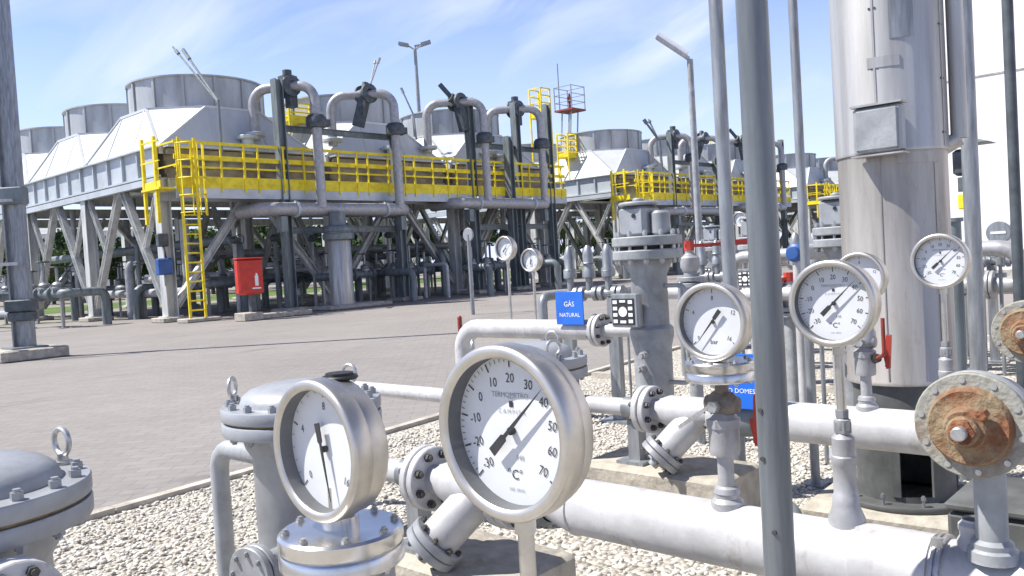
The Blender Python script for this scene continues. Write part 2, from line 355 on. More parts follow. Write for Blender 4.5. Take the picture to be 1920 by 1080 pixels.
# ================================================================== the ground
def sheet(name, pts, z, m, kind='structure'):
    mb = MB(); mb.add([(x, y, z) for x, y in pts], [tuple(range(len(pts)))]); return single(name, mb, m, kind=kind)
sheet('ground', [(-900, -900), (1600, -900), (1600, 1600), (-900, 1600)], -.012, ground_mat('far_ground', 'field'))
KA = V((-6, 3.96, 0)); KD = V((6.57, .81, 0)).normalized(); KN = V((-KD.y, KD.x, 0))
kp = lambda s, o=0: (KA+KD*s+KN*o)
e0 = kp(0); e1 = kp(60)
sheet('road', [(e0.x-10, e0.y-1.2), (e1.x, e1.y), (110, 12), (110, 34), (-40, 34), (-40, e0.y-1.2)], -.004, ground_mat('paver_road', 'pavers'))
sheet('pavement', [(11.2, -25), (60, -25), (60, 11.0), (11.2, e0.y+.1233*17.2-.12)], -.0035, bpy.data.materials['paver_road'])
sheet('gravel_bed', [(-6, -8), (11.2, -8), (11.2, e0.y+.1233*17.2), (-6, e0.y)], .001, ground_mat('gravel_ground', 'gravel'))
sheet('grass', [(2, 46), (75, 46), (75, 60), (2, 60)], -.006, ground_mat('grass_ground', 'grass'))
def heap(x, y):                                              # the bed is banked up around the pipe supports
    S_ = lambda v: np.clip(v, 0, 1)**2*(3-2*np.clip(v, 0, 1))
    return .25*S_((x-1.55)/.45)*S_((3.12-x)/.3)*S_((y+.9)/.6)*S_((2.75-y)/.5)
gx_, gy_ = np.meshgrid(np.linspace(1.5, 3.2, 40), np.linspace(-1.0, 2.85, 60)); hz_ = heap(gx_, gy_)*1.0-.003+.008*(heap(gx_, gy_) > .004)
hm_ = MB(); hm_.add(list(zip(gx_.ravel(), gy_.ravel(), hz_.ravel())), [(j*40+i, j*40+i+1, (j+1)*40+i+1, (j+1)*40+i) for j in range(59) for i in range(39)])
single('gravel_bank', hm_, bpy.data.materials['gravel_ground'], kind='structure')
kb = MB()
for i in range(0, 18):
    a = kp(i+.004); b = kp(i+.996); kb.beam((a.x, a.y, -.018), (b.x, b.y, -.018+.004*math.sin(i*2.1)), .075, .10)
for yy in np.arange(-6, 5.8, 1.0):
    kb.beam((7.15, yy+.004, .02), (7.15, min(yy+.996, 5.4), .02), .10, .08); kb.beam((11.2, yy+.004, .02), (11.2, yy+.996, .02), .12, .08)
single('kerb', kb, 'kerb', kind='structure')

def pebbles(n, x0, x1, y0, y1, smin, smax, name):
    base = np.array([(1,0,0),(-1,0,0),(0,1,0),(0,-1,0),(0,0,1),(0,0,-1)], float)
    fo = np.array([(0,2,4),(2,1,4),(1,3,4),(3,0,4),(2,0,5),(1,2,5),(3,1,5),(0,3,5)])
    mids = {}; vs = list(base); f2 = []
    def mid(a, b):
        k = (min(a, b), max(a, b))
        if k not in mids: q = (vs[a]+vs[b]); vs.append(q/np.linalg.norm(q)); mids[k] = len(vs)-1
        return mids[k]
    for a, b, c in fo:
        ab, bc, ca = mid(a, b), mid(b, c), mid(c, a); f2 += [(a,ab,ca),(b,bc,ab),(c,ca,bc),(ab,bc,ca)]
    vs = np.array(vs); f2 = np.array(f2); nv = len(vs)
    x = rng.uniform(x0, x1, n*2); y = rng.uniform(y0, y1, n*2)
    keep = y < (KA.y + (x-KA.x)*KD.y/KD.x - .06); x = x[keep][:n]; y = y[keep][:n]; n = len(x)
    s = smin+(smax-smin)*rng.beta(1.6, 2.6, n)
    sh = np.stack([s*rng.uniform(.7, 1.3, n), s*rng.uniform(.7, 1.3, n), s*rng.uniform(.45, .85, n)], 1)
    P = vs[None]*(1+rng.uniform(-.22, .22, (n, nv, 1)))*sh[:, None, :]
    a = rng.uniform(0, 6.28, n); b = rng.uniform(-.5, .5, n)
    ca, sa = np.cos(a)[:, None], np.sin(a)[:, None]; cb, sb = np.cos(b)[:, None], np.sin(b)[:, None]
    px, py, pz = P[..., 0], P[..., 1], P[..., 2]
    py, pz = py*cb-pz*sb, py*sb+pz*cb; px, py = px*ca-py*sa, px*sa+py*ca
    P = np.stack([px+x[:, None], py+y[:, None], pz+(s*rng.uniform(.1, .75, n)+heap(x, y))[:, None]], -1).reshape(-1, 3)
    Fi = (f2[None]+(np.arange(n)*nv)[:, None, None]).reshape(-1, 3)
    me = bpy.data.meshes.new(name); me.vertices.add(len(P)); me.vertices.foreach_set('co', P.astype(np.float32).ravel())
    me.loops.add(Fi.size); me.loops.foreach_set('vertex_index', Fi.astype(np.int32).ravel())
    me.polygons.add(len(Fi)); me.polygons.foreach_set('loop_start', np.arange(0, Fi.size, 3, dtype=np.int32))
    me.update(calc_edges=True); me.polygons.foreach_set('use_smooth', np.ones(len(Fi), bool)); me.materials.append(PEB)
    o = bpy.data.objects.new(name, me); col.objects.link(o); o['kind'] = 'stuff'; o['label'] = 'pale beige gravel spread between the pipe supports'; o['category'] = 'gravel'
PEB = pebble_mat()
pebbles(44000, .6, 7.0, -1.2, 5.0, .005, .0165, 'gravel')

# ================================================================== gauges (all face -X; right on the dial is -Y)
def dial_pt(c, a, b, h): return V((c.x-h, c.y-a, c.z+b))
def gauge(name, label, cat, face, RR, depth, base_z, kind, needle, group, bigtext=False, plug=False, seal=None, rz=0., scale_nums=None, unit='', well=True, stem_r=.0085, body_r=0):
    c = V(face); bx = c.x+depth*.64
    t = thing(name, label, cat, (bx, c.y, base_z), group, rz)
    ax = -X; rd = .85*RR
    case = MB().lathe(c, ax, [(.985*RR, -.30*RR), (.985*RR, -.33*RR), (.955*RR, -.345*RR), (.95*RR, -depth+.07*RR), (.90*RR, -depth), (0, -depth)], 56)
    cs = part('case', case, 'stain', t)
    part('inner_ring', MB().lathe(c, ax, [(rd, -.27*RR), (rd, -.045*RR)], 64), 'inner', t)
    bz = MB().lathe(c, ax, [(rd, -.045*RR), (rd, -.035*RR), (.87*RR, -.012*RR), (.90*RR, 0), (.955*RR, 0), (.985*RR, -.02*RR), (RR, -.05*RR), (RR, -.28*RR), (.985*RR, -.30*RR)], 64)
    part('bezel', bz, 'stain', t)
    dm = MB().disc(dial_pt(c, 0, 0, -.25*RR), ax, rd+.001, 56); d = part('dial', dm, 'dial', t)
    k = MB(); h = -.25*RR+.0006
    P = lambda r, an, hh=h: dial_pt(c, r*math.sin(an), r*math.cos(an), hh)
    def tick(r0_, r1_, an, w_):
        q = V((0, -math.cos(an), -math.sin(an)))*w_/2; k.add([P(r0_, an)-q, P(r1_, an)-q, P(r1_, an)+q, P(r0_, an)+q], [(0, 1, 2, 3)])
    A0 = R(-135); sp = R(270); n = len(scale_nums)-1; sub = 10 if kind == 'thermo' else 5
    if kind == 'thermo': sub = 5
    for i in range(n*sub+1):
        an = A0+sp*i/(n*sub); mj = i % sub == 0
        tick(rd*(.85 if mj else .92), rd*.975, an, rd*(.022 if mj else .009))
    for i, s_ in enumerate(scale_nums):
        an = A0+sp*i/n; rr_ = rd*.70; p = P(rr_, an)
        put_text(k, s_, rd*.185, p, -Y, Z, -an*.12, .85)
    g = MB()
    put_text(k, unit, rd*.19, dial_pt(c, 0, -rd*.60, h), -Y, Z)
    if bigtext:
        put_text(g, 'TERMOMETRO', rd*.10, dial_pt(c, -.02*rd, .47*rd, h), -Y, Z)
        put_text(g, 'C A M P I S A', rd*.085, dial_pt(c, 0, .25*rd, h), -Y, Z)
        k.add([dial_pt(c, x*rd, y*rd, h) for x, y in ((-.04, .315), (.03, .315), (.03, .395), (-.04, .395))], [(0, 1, 2, 3)])
        g.add([dial_pt(c, x*rd, y*rd, h) for x, y in ((-.06, .43), (.04, .43), (.04, .437), (-.06, .437))], [(0, 1, 2, 3)])
        put_text(g, '148', rd*.10, dial_pt(c, .10*rd, -.36*rd, h), -Y, Z); put_text(g, 'IND. BRAS.', rd*.06, dial_pt(c, .02*rd, -.80*rd, h), -Y, Z)
        part('fine_print', g, 'inkgrey', d)
    part('markings', k, 'ink', d)
    # pointer with counterweight tail
    hh = -.155*RR; s, co_ = math.sin(needle), math.cos(needle); pm = MB()
    F_ = lambda u, v_: dial_pt(c, u*s+v_*co_, u*co_-v_*s, 0)
    def blade(pts):
        m_ = len(pts); top = [F_(u*rd, v_*rd)-X*hh for u, v_ in pts]; bot = [p+X*.0012 for p in top]
        pm.add(top+bot, [tuple(range(m_)), tuple(range(2*m_-1, m_-1, -1))]+[(i, i+m_, (i+1) % m_+m_, (i+1) % m_) for i in range(m_)])
    blade([(.86, 0), (.1, .026), (-.10, .026), (-.13, .058), (-.44, .066), (-.44, -.066), (-.13, -.058), (-.10, -.026), (.1, -.026)])
    ctr = dial_pt(c, 0, 0, 0)
    pm.cyl(ctr+X*(.25*RR-.0005), ctr-X*(hh-.003), rd*.055, n=16)
    part('pointer', pm, 'ink', t)
    part('glass', MB().disc(dial_pt(c, 0, 0, -.05*RR), ax, rd, 48), 'glass', t)
    if plug:
        part('filler_plug', MB().cyl((bx+.012, c.y, c.z+.93*RR), (bx+.012, c.y, c.z+.99*RR), .021, n=20, c=.003).cyl((bx+.012, c.y, c.z+.99*RR), (bx+.012, c.y, c.z+1.03*RR), .016, n=12), 'black', t)
    zt = c.z-.93*RR
    if seal:
        sz = seal; rs = .88*RR; sm = MB()
        sm.lathe((bx, c.y, sz), Z, [(0, .034), (rs*.3, .034), (rs*.3, .020), (rs-.003, .020), (rs, .017), (rs, .004), (rs-.002, .001), (rs*.94, .001), (rs*.94, -.001), (rs-.002, -.001), (rs, -.004), (rs, -.017), (rs-.003, -.020), (rs*.5, -.022), (rs*.22, -.03), (0, -.03)], 44)
        sl_ = part('diaphragm_seal', sm, 'bright', t)
        bolts('seal_bolt', sl_, 'bolt', (bx, c.y, sz), Z, rs*.87, 8, .0048, -.026, .026, .3)
        part('stem', MB().cyl((bx, c.y, sz+.03), (bx, c.y, zt+.03), .013, n=12), 'stain', t)
        if body_r: part('seal_body', MB().lathe((bx, c.y, base_z), Z, [(0, 0), (body_r*1.25, 0), (body_r*1.25, .02), (body_r, .03), (body_r, sz-base_z-.022), (body_r*.96, sz-base_z-.018), (0, sz-base_z-.018)], 32), 'grey', t)
    else:
        zw = base_z+(.20 if well else 0)
        part('stem', MB().cyl((bx, c.y, zw), (bx, c.y, zt+.004), stem_r, n=14).cyl((bx, c.y, zt-.022), (bx, c.y, zt+.001), stem_r*1.35, n=6), 'stain', t)
        if well:
            x0, y0, b = bx, c.y, base_z
            part('thermowell', MB().lathe((x0, y0, b), Z, [(.034, -.012), (.033, .012), (.026, .030), (.024, .040), (.0235, .055), (.021, .058), (.021, .112), (.0225, .114), (.0225, .128), (.0205, .130), (.0205, .162), (.017, .166), (.0135, .170), (.0135, .176), (.015, .178), (.015, .196), (.009, .2), (0, .2)], 24), 'silver', t)
            part('union_nut', MB().cyl((x0, y0, b+.172), (x0, y0, b+.192), .0165, n=6).cyl((x0, y0, b+.2), (x0, y0, b+.214), .0125, n=6), 'galv', t)
    return t
TN = ['-30', '-20', '-10', '0', '10', '20', '30', '40', '50', '60', '70']; PN = ['0', '4', '8', '12', '16']
nd = lambda v: R(-135+270*(v+30)/100)
GG = 'round thermometers on the pipes'; PP = 'round pressure gauges on the pipes'
def ctr(px, py, Xf): return on(px, py, 0, Xf)
PIPE_Z, PR = .712, .065
g1 = at(934, 815, .75)
t1 = gauge('thermometer', 'large steel thermometer nearest the viewer with needle near 37', 'thermometer', g1, .080, .045, PIPE_Z+PR-.004, 'thermo', R(46), GG, bigtext=True, scale_nums=TN, unit='°C°', stem_r=.0078)
g2 = at(584, 848, .93)
gauge('pressure_gauge', 'large steel pressure gauge on polished seal with black plug on top and needle pointing down', 'pressure gauge', g2, .080, .050, PIPE_Z+PR-.004, 'press', R(169), PP, scale_nums=PN, unit='', plug=True, seal=g2.z-.112, body_r=.058)
g3 = ctr(1328, 605, 1.50)
gauge('pressure_gauge', 'mid sized steel pressure gauge above polished seal with needle resting at zero', 'pressure gauge', g3, .080, .055, 1.00, 'press', R(-141), PP, scale_nums=PN, unit='bar', seal=g3.z-.100)
g4 = ctr(1556, 570, 1.515)
gauge('thermometer', 'steel thermometer on thin stem directly right of the thick grey pole', 'thermometer', g4, .080, .05, PIPE_Z+PR-.004, 'thermo', R(45), GG, bigtext=True, scale_nums=TN, unit='°C°')
g5 = ctr(1608, 522, 2.62)
gauge('pressure_gauge', 'steel pressure gauge half hidden behind the thermometer by the grey pole', 'pressure gauge', g5, .080, .055, 1.00, 'press', R(-138), PP, scale_nums=PN, unit='bar')
g6 = ctr(1760, 490, 2.62)
gauge('thermometer', 'steel thermometer in front of the wide metal stack', 'thermometer', g6, .080, .05, PIPE_Z+PR-.004, 'thermo', R(46), GG, bigtext=True, scale_nums=TN, unit='°C°')
g7 = ctr(944, 466, 3.75); g8 = ctr(992, 488, 3.75)
gauge('pressure_gauge', 'small distant gauge left of its twin above the white elbow pipe', 'pressure gauge', g7, .075, .05, .94, 'press', R(38), PP, scale_nums=PN, unit='bar', well=False)
gauge('pressure_gauge', 'small distant gauge right of its twin above the white elbow pipe', 'pressure gauge', g8, .070, .05, .94, 'press', R(2), PP, scale_nums=PN, unit='bar', well=False)

# ================================================================== metering lines
def flange_pair(parent, Xc, Yc, zc, r, rb, nb=8, m='white', t=.024):
    f = part('pipe_flange', MB().flange((Xc, Yc+t*.62, zc), Y, r, t), m, parent); part('gasket', MB().flange((Xc, Yc, zc), Y, r*.86, t*.24), 'black', f)
    f2 = part('pipe_flange', MB().flange((Xc, Yc-t*.62, zc), Y, r, t), m, parent)
    bolts('flange_bolt', f2, 'dbolt', (Xc, Yc, zc), Y, r*.78, nb, rb, -t*1.9, t*1.9, .5)
def filter_vessel(Xc, label, bend, Yc=2.35):
    r = .165; t = thing('filter_vessel', label, 'filter vessel', (Xc, Yc, 0), 'grey filter vessels with bolted domed lids')
    o = V((Xc, Yc, 0))
    part('body', MB().lathe(o, Z, [(0, .10), (r*.5, .11), (r*.9, .17), (r, .25), (r, .72), (r*1.12, .755), (r*1.18, .79), (r*1.18, .80), (0, .80)], 48), 'vessel', t)
    for k in range(3):
        a = 2.1*k+.5; part('leg', MB().beam((Xc+r*.9*math.cos(a), Yc+r*.9*math.sin(a), 0.0), (Xc+r*.9*math.cos(a), Yc+r*.9*math.sin(a), .3), .06, .012, (math.cos(a), math.sin(a), 0)).box((Xc+r*.95*math.cos(a), Yc+r*.95*math.sin(a), .006), (.12, .12, .012)), 'vessel', t)
    fl = part('body_flange', MB().lathe(o, Z, [(0, .80), (.222, .80), (.25, .803), (.2525, .808), (.2525, .838), (.25, .842), (0, .842)], 56), 'vessel', t)
    part('gasket', MB().lathe(o, Z, [(.238, .842), (.24, .843), (.24, .849), (.238, .85)], 48), 'gasket', t)
    lid = part('cover', MB().lathe(o, Z, [(0, .85), (.25, .85), (.2525, .854), (.2525, .884), (.25, .888), (.196, .890), (.192, .90), (.185, .916), (.165, .931), (.13, .943), (.08, .950), (0, .952)], 64), 'vessel', t)
    bolts('stud', fl, 'vessel', (Xc, Yc, .845), Z, .226, 16, .0125, -.062, .066, .5)
    for a in (R(250), R(10), R(130)):
        p = o+V((.226*math.cos(a), .226*math.sin(a), 0)); part('eye_bolt', MB().torus(p+Z*.942, V((math.cos(a), math.sin(a), 0)), .030, .0065, 22, 8).cyl(p+Z*.888, p+Z*.915, .012, n=10).cyl(p+Z*.888, p+Z*.897, .02, n=16), 'bolt', lid)
    # outlet towards -Y
    part('outlet_pipe', MB().cyl((Xc, Yc-.1, PIPE_Z), (Xc, 1.78, PIPE_Z), .034, n=20), 'white', t)
    part('nozzle', MB().lathe((Xc, Yc-.14, PIPE_Z), -Y, [(.055, 0), (.05, .04), (.036, .06)], 20), 'vessel', t)
    part('drain_nozzle', MB().cyl((Xc-.10, Yc-.05, .42), (Xc-.25, Yc-.09, .42), .045, n=20).flange((Xc-.25, Yc-.09, .42), (-1, -.2, 0), .085, .022).flange((Xc-.276, Yc-.0955, .42), (-1, -.2, 0), .085, .020), 'vessel', t)
    bolts('nozzle_bolt', t, 'vessel', (Xc-.262, Yc-.092, .42), (-1, -.2, 0), .066, 8, .008, -.04, .036)
    if bend: part('inlet_pipe', MB().tube([(Xc, Yc+.14, .675), (Xc, Yc+.57, .675), (Xc, Yc+.57, 0)], .034, 18, .09), 'grey', t)
    else:
        part('inlet_pipe', MB().tube([(Xc, Yc+.14, .69), (Xc, 3.95, .69), (Xc, 3.95, 0)], .034, 18, .11), 'white', t)
    return t
LX = (.50, 1.54, 2.65)
filter_vessel(LX[0], 'grey domed filter vessel cut off by the left edge with dark side nozzle', True, 2.06)
filter_vessel(LX[1], 'grey domed filter vessel behind the gauge with the black plug', True)
filter_vessel(LX[2], 'grey domed filter vessel peeping over the largest thermometer', False)

def y_strainer(Xc, label):
    t = thing('strainer', label, 'pipe strainer', (Xc, 1.6, .5), 'angled pipe strainers after the filters')
    b = MB().lathe((Xc, 1.73, PIPE_Z), -Y, [(.040, 0), (.044, .03), (.058, .07), (.058, .20), (.046, .24), (.044, .27)], 28)
    part('body', b, 'white', t)
    flange_pair(t, Xc, 1.755, PIPE_Z, .088, .0115, 8)
    flange_pair(t, Xc, 1.445, PIPE_Z, .088, .0115, 8)
    d = V((-.10, .12, -.155)).normalized(); p0 = V((Xc, 1.55, PIPE_Z-.01)); p1 = p0+d*.165
    bc = part('basket_housing', MB().lathe(p0, d, [(.05, 0), (.052, .05), (.055, .06), (.055, .165)], 28), 'white', t)
    part('cover_flange', MB().flange(p1+d*.012, d, .078, .022).flange(p1+d*.036, d, .078, .022).lathe(p1+d*.047, d, [(.04, 0), (.038, .012), (.02, .016), (.018, .03), (0, .03)], 20), 'vessel', bc)
    bolts('cover_bolt', bc, 'dbolt', p1+d*.024, d, .063, 8, .008, -.036, .034, .2)
y_strainer(LX[1], 'angled strainer just below the largest thermometer')
y_strainer(LX[2], 'angled strainer with white housing below the middle gauge')
def meter_pipe(Xc, label, y_end, y_joint=None):
    t = thing('process_pipe', label, 'pipe', (Xc, 1.2, PIPE_Z), 'large white metering pipes')
    part('valve_body', MB().lathe((Xc, 1.41, PIPE_Z), -Y, [(.046, 0), (.062, .015), (.066, .05), (.062, .09), (.05, .10)], 24).cyl((Xc, 1.36, PIPE_Z+.05), (Xc, 1.36, PIPE_Z+.11), .02, n=14), 'dgreen', t)
    part('pipe', MB().lathe((Xc, 1.31, PIPE_Z), -Y, [(.045, 0), (.05, .02), (PR, .075), (PR, 1.31-y_end), (0, 1.31-y_end)], 48), 'white', t)
    part('weld', MB().torus((Xc, 1.225, PIPE_Z), Y, PR+.0005, .003, 48, 6), 'white', t)
    for yw in (.02, -.55): part('weld', MB().torus((Xc, yw+(.25 if Xc > 2 else 0), PIPE_Z), Y, PR+.0005, .0026, 48, 6), 'white', t)
    if y_joint:
        part('sleeve', MB().lathe((Xc, y_joint+.13, PIPE_Z), -Y, [(PR, 0), (PR+.004, .002), (PR+.004, .13), (PR, .132)], 48), 'white', t)
        part('band', MB().lathe((Xc, y_joint-.006, PIPE_Z), -Y, [(PR, 0), (PR+.007, .001), (PR+.007, .006), (PR+.003, .0065), (PR+.003, .010), (PR+.007, .0105), (PR+.007, .016), (PR, .017)], 48).box((Xc-.03, y_joint-.014, PIPE_Z+PR+.002), (.014, .018, .016)), 'bolt', t)
    part('support', MB().box((Xc, y_end+.5, (PIPE_Z-PR)/2), (.08, .08, PIPE_Z-PR)).box((Xc, y_end+.5, .006), (.2, .2, .012)), 'galv', t)
    return t
mp1 = meter_pipe(LX[0], 'white metering pipe below the frame under the largest thermometer', -.9)
mp2 = meter_pipe(LX[1], 'thick white pipe sweeping to the lower right corner under the gauges', -1.6, .45)
part('tapping', MB().lathe((LX[1], .385, PIPE_Z+PR-.006), Z, [(.030, 0), (.029, .012), (.024, .02), (.024, .03), (.026, .031), (.026, .04), (.02, .046), (.02, .05)], 22), 'white', mp2)
mp3 = meter_pipe(LX[2], 'thick white pipe running behind the grey pole to the rusty flange', -1.6)
flp = MB(); 
# the first line keeps its strainer short: a spool with a flange joins filter and pipe
sp = thing('pipe_spool', 'short flanged pipe spool beside the nearest filter vessel', 'pipe', (LX[0], 1.6, PIPE_Z))
part('spool', MB().cyl((LX[0], 1.73, PIPE_Z), (LX[0], 1.42, PIPE_Z), .044, n=24), 'white', sp); flange_pair(sp, LX[0], 1.755, PIPE_Z, .088, .0115); flange_pair(sp, LX[0], 1.445, PIPE_Z, .088, .0115)

def pier(Xc, label, h=.5):
    mb = MB(); x0, x1, y0, y1 = Xc-.10, Xc+.22, 1.42, 2.03; nx, ny = 5, 10
    # slightly rough poured block
    mb.cbox(((x0+x1)/2, (y0+y1)/2, h/2), (x1-x0, y1-y0, h), .012)
    t = thing('concrete_pier', label, 'concrete pier', ((x0+x1)/2, (y0+y1)/2, 0), 'concrete piers under the strainers')
    part('block', mb, 'pier', t)
    part('pipe_stand', MB().beam((Xc+.02, 1.83, h), (Xc+.02, 1.83, PIPE_Z-.035), .05, .05).box((Xc+.02, 1.83, h+.006), (.12, .12, .012)).lathe((Xc, 1.86, PIPE_Z), -Y, [(.036, 0), (.040, .001), (.040, .05), (.036, .051)], 20), 'galv', t)
pier(LX[0], 'concrete pier under the nearest pipe line', .4)
pier(LX[1], 'rough concrete pier below the strainer under the largest thermometer')
pier(LX[2], 'rough concrete pier behind the thick white pipe, below the middle gauge')

# pressure tapping with ball valve under the seal gauges
def tapping(Xc, Yc, z1, label, lever=1, dark=True):
    t = thing('gauge_valve', label, 'valve', (Xc, Yc, PIPE_Z+PR), 'small valves under the gauges')
    zb = PIPE_Z+PR
    part('nipple', MB().lathe((Xc, Yc, zb-.012), Z, [(.034, 0), (.033, .018), (.025, .026), (.025, .034), (.027, .036), (.024, .046), (.0165, .05), (.0165, .115)], 22), 'silver', t)
    part('union', MB().lathe((Xc, Yc, zb+.098), Z, [(.017, 0), (.029, .004), (.031, .012), (.031, .06), (.033, .062), (.033, .078), (.028, .082), (.018, .10), (.015, .125)], 24).cyl((Xc, Yc, zb+.158), (Xc, Yc, zb+.176), .035, n=8), 'silver', t)
    zv = zb+.205
    v = part('valve_body', MB().lathe((Xc, Yc+.034, zv), -Y, [(.0, 0), (.017, 0), (.019, .008), (.026, .016), (.028, .034), (.026, .052), (.019, .060), (.017, .068), (0, .068)], 20).cyl((Xc, Yc, zv-.05), (Xc, Yc, z1), .014, n=12), 'weathered' if dark else 'galv', t)
    if lever: part('lever', MB().beam((Xc+.03, Yc-.05, zv-.03), (Xc+.03, Yc-.06, zv-.085), .012, .010).beam((Xc+.03, Yc-.058, zv-.08), (Xc+.02, Yc-.068, zv+.02), .014, .012), 'redlever', v)
    part('handle', MB().beam((Xc-.036, Yc+.01, zv), (Xc-.045, Yc+.075, zv-.045), .014, .007).cyl((Xc-.028, Yc, zv), (Xc-.046, Yc, zv), .012, n=6), 'bolt', v)
    return t
tapping(LX[1], g3.y, g3.z-.129, 'dark weathered valve with red lever under the middle gauge')
tv = tapping(LX[2], g5.y, 1.03, 'small valve with upright red lever in front of the stack', dark=False)
bt = thing('bent_lever', 'thin upright red lever left of the stack', 'lever', (LX[2], g5.y-.03, .93))
part('arm', MB().tube([(LX[2]-.01, g5.y-.035, .93), (LX[2]-.05, g5.y-.075, .95), (LX[2]-.05, g5.y-.075, 1.06)], .006, 10, .015), 'darkred', bt)
part('hub', MB().cyl((LX[2]+.01, g5.y-.02, .925), (LX[2]-.02, g5.y-.045, .935), .014, n=8), 'dbolt', bt)

# rusty blind-flanged valves on the pipe branches
def rusty(c, sc_, label, zpipe):
    c = V(c); t = thing('rusty_valve', label, 'valve', (c.x+.1*sc_, c.y, zpipe), 'rusty round valve bonnets')
    s = sc_
    part('back_flange', MB().flange(c+X*.022*s, X, .088*s, .020*s, 40), 'grey', t)
    part('front_flange', MB().flange(c, X, .088*s, .018*s, 40), 'rustpale', t)
    bolts('flange_bolt', t, 'bolt', c+X*.011*s, X, .0765*s, 10, .0085*s, -.022*s, .034*s, .3)
    b = part('bonnet', MB().lathe(c-X*.009*s, -X, [(.066*s, 0), (.064*s, .004*s), (.0635*s, .012*s), (.060*s, .016*s), (.05*s, .014*s), (.036*s, .018*s), (.033*s, .026*s), (.033*s, .034*s), (.030*s, .037*s), (.024*s, .037*s), (.024*s, .05*s), (.021*s, .053*s), (.014*s, .053*s), (0, .053*s)], 36), 'rust', t)
    part('packing_nut', MB().cyl(c-X*.046*s, c-X*.068*s, .021*s, n=6).cyl(c-X*.035*s+V((0, -.028*s, .028*s)), c-X*.06*s+V((0, -.028*s, .028*s)), .008*s, n=6), 'rustdeep', b)
    part('spindle', MB().cyl(c-X*.06*s, c-X*.085*s, .0115*s, n=14, c=.002), 'bolt', b)
    part('valve_body', MB().lathe(c+X*.03*s, X, [(.055*s, 0), (.06*s, .03*s), (.06*s, .13*s), (.05*s, .16*s), (0, .16*s)], 28).cyl(c+X*.1*s, V((c.x+.1*s, c.y, zpipe+.02)), .026*s, n=20).lathe((c.x+.1*s, c.y, zpipe-.012), Z, [(.038, 0), (.037, .018), (.032, .022), (.032, .03), (.026*s, .036)], 22), 'grey', t)
rc = on(1822, 797, 0, LX[1]-.12)
rusty(rc, .93, 'rusty round valve bonnet in front of the white pipe with ring of bolts', PIPE_Z+PR)
rc2 = on(1925, 622, 0, LX[2]-.13)
rusty(rc2, .93, 'rusty valve bonnet cut off by the right edge', PIPE_Z+PR)

# line four: white elbow pipe, regulator column, blue sign
X4 = 3.75; z4 = .885
t = thing('elbow_pipe', 'white elbow pipe carrying the small blue sign', 'pipe', (X4, 3.86, 0))
part('pipe', MB().tube([(X4, 3.86, 0), (X4, 3.86, z4), (X4, 2.80, z4)], .058, 24, .14), 'white', t)
flange_pair(t, X4, 2.775, z4, .092, .012, 8)
part('outlet', MB().cyl((X4, 2.76, z4), (X4, 2.5, z4), .036, n=20), 'white', t)
part('foot', MB().box((X4, 3.86, .008), (.25, .25, .016)).box((X4, 3.1, .41), (.06, .06, .83)).box((X4, 3.1, .006), (.18, .18, .012)), 'galv', t)
def regulator(p, label, group='column regulators with bolted flange heads'):
    p = V(p); t = thing('regulator', label, 'regulator', p, group)
    x, y = p.x, p.y; o = p.copy(); zf = p.z
    part('column', MB().lathe(o, Z, [(0, 0), (.18, 0), (.18, .02), (.11, .025), (.10, .05), (.10, .80), (.115, .86), (.115, .90), (.095, .92), (.095, 1.18), (.13, 1.25), (.13, 1.262), (0, 1.262)], 36), 'grey', t)
    lf = part('lower_flange', MB().flange(o+Z*1.287, Z, .182, .05, 40), 'grey', t); uf = part('upper_flange', MB().flange(o+Z*1.357, Z, .182, .05, 40), 'grey', t)
    part('gasket', MB().flange(o+Z*1.322, Z, .14, .022, 30), 'black', t)
    bolts('flange_bolt', uf, 'bolt', o+Z*1.322, Z, .158, 12, .014, -.085, .09)
    hb = part('actuator_box', MB().cbox(o+V((-.0, .04, 1.462)), (.16, .17, .165), .02).cyl(o+V((0, .04, 1.544)), o+V((0, .04, 1.564)), .105, n=28, c=.008).cyl(o+V((0, -.09, 1.382)), o+V((0, -.09, 1.51)), .05, n=20, c=.014).cyl(o+V((0, .04, 1.564)), o+V((0, .04, 1.585)), .03, n=16, c=.008), 'vessel', t)
    part('spy_hole', MB().cyl(o+V((-.078, .02, 1.49)), o+V((-.086, .02, 1.49)), .011, n=12), 'black', hb)
    pl = part('name_plate', MB().cbox(o+V((-.145, .05, 1.005)), (.05, .165, .175), .006), 'galv', t)
    bk = MB().box(o+V((-.172, .055, 1.0)), (.003, .135, .135)); part('plate_face', bk, 'ink', pl)
    ws = MB()
    for j in range(4):
        for i in (-1, 1): ws.box(o+V((-.1745, .055+i*.047, .951+j*.033)), (.002, .026, .018))
    ws.box(o+V((-.1745, .055, .948)), (.002, .036, .014)).box(o+V((-.1745, .055, 1.054)), (.002, .036, .012)).cyl(o+V((-.1735, .055, 1.0)), o+V((-.1755, .055, 1.0)), .026, n=20)
    part('plate_marks', ws, 'letter', pl)
    for dz, sy in ((.77, -.02), (.58, .02), (.70, .0)):
        part('boss', MB().cyl(o+V((-.09, sy, dz)), o+V((-.135, sy, dz)), .020, n=12).cyl(o+V((-.135, sy, dz)), o+V((-.15, sy, dz)), .013, n=6), 'silver', t)
    part('side_tube', MB().tube([o+V((.0, -.1, 1.12)), o+V((0, -.21, 1.12)), o+V((0, -.21, .62)), o+V((0, -.09, .62))], .012, 10, .03), 'silver', t)
    return t
reg = regulator((X4, 2.44, 0), 'grey column regulator with black and white plate beside the blue sign')
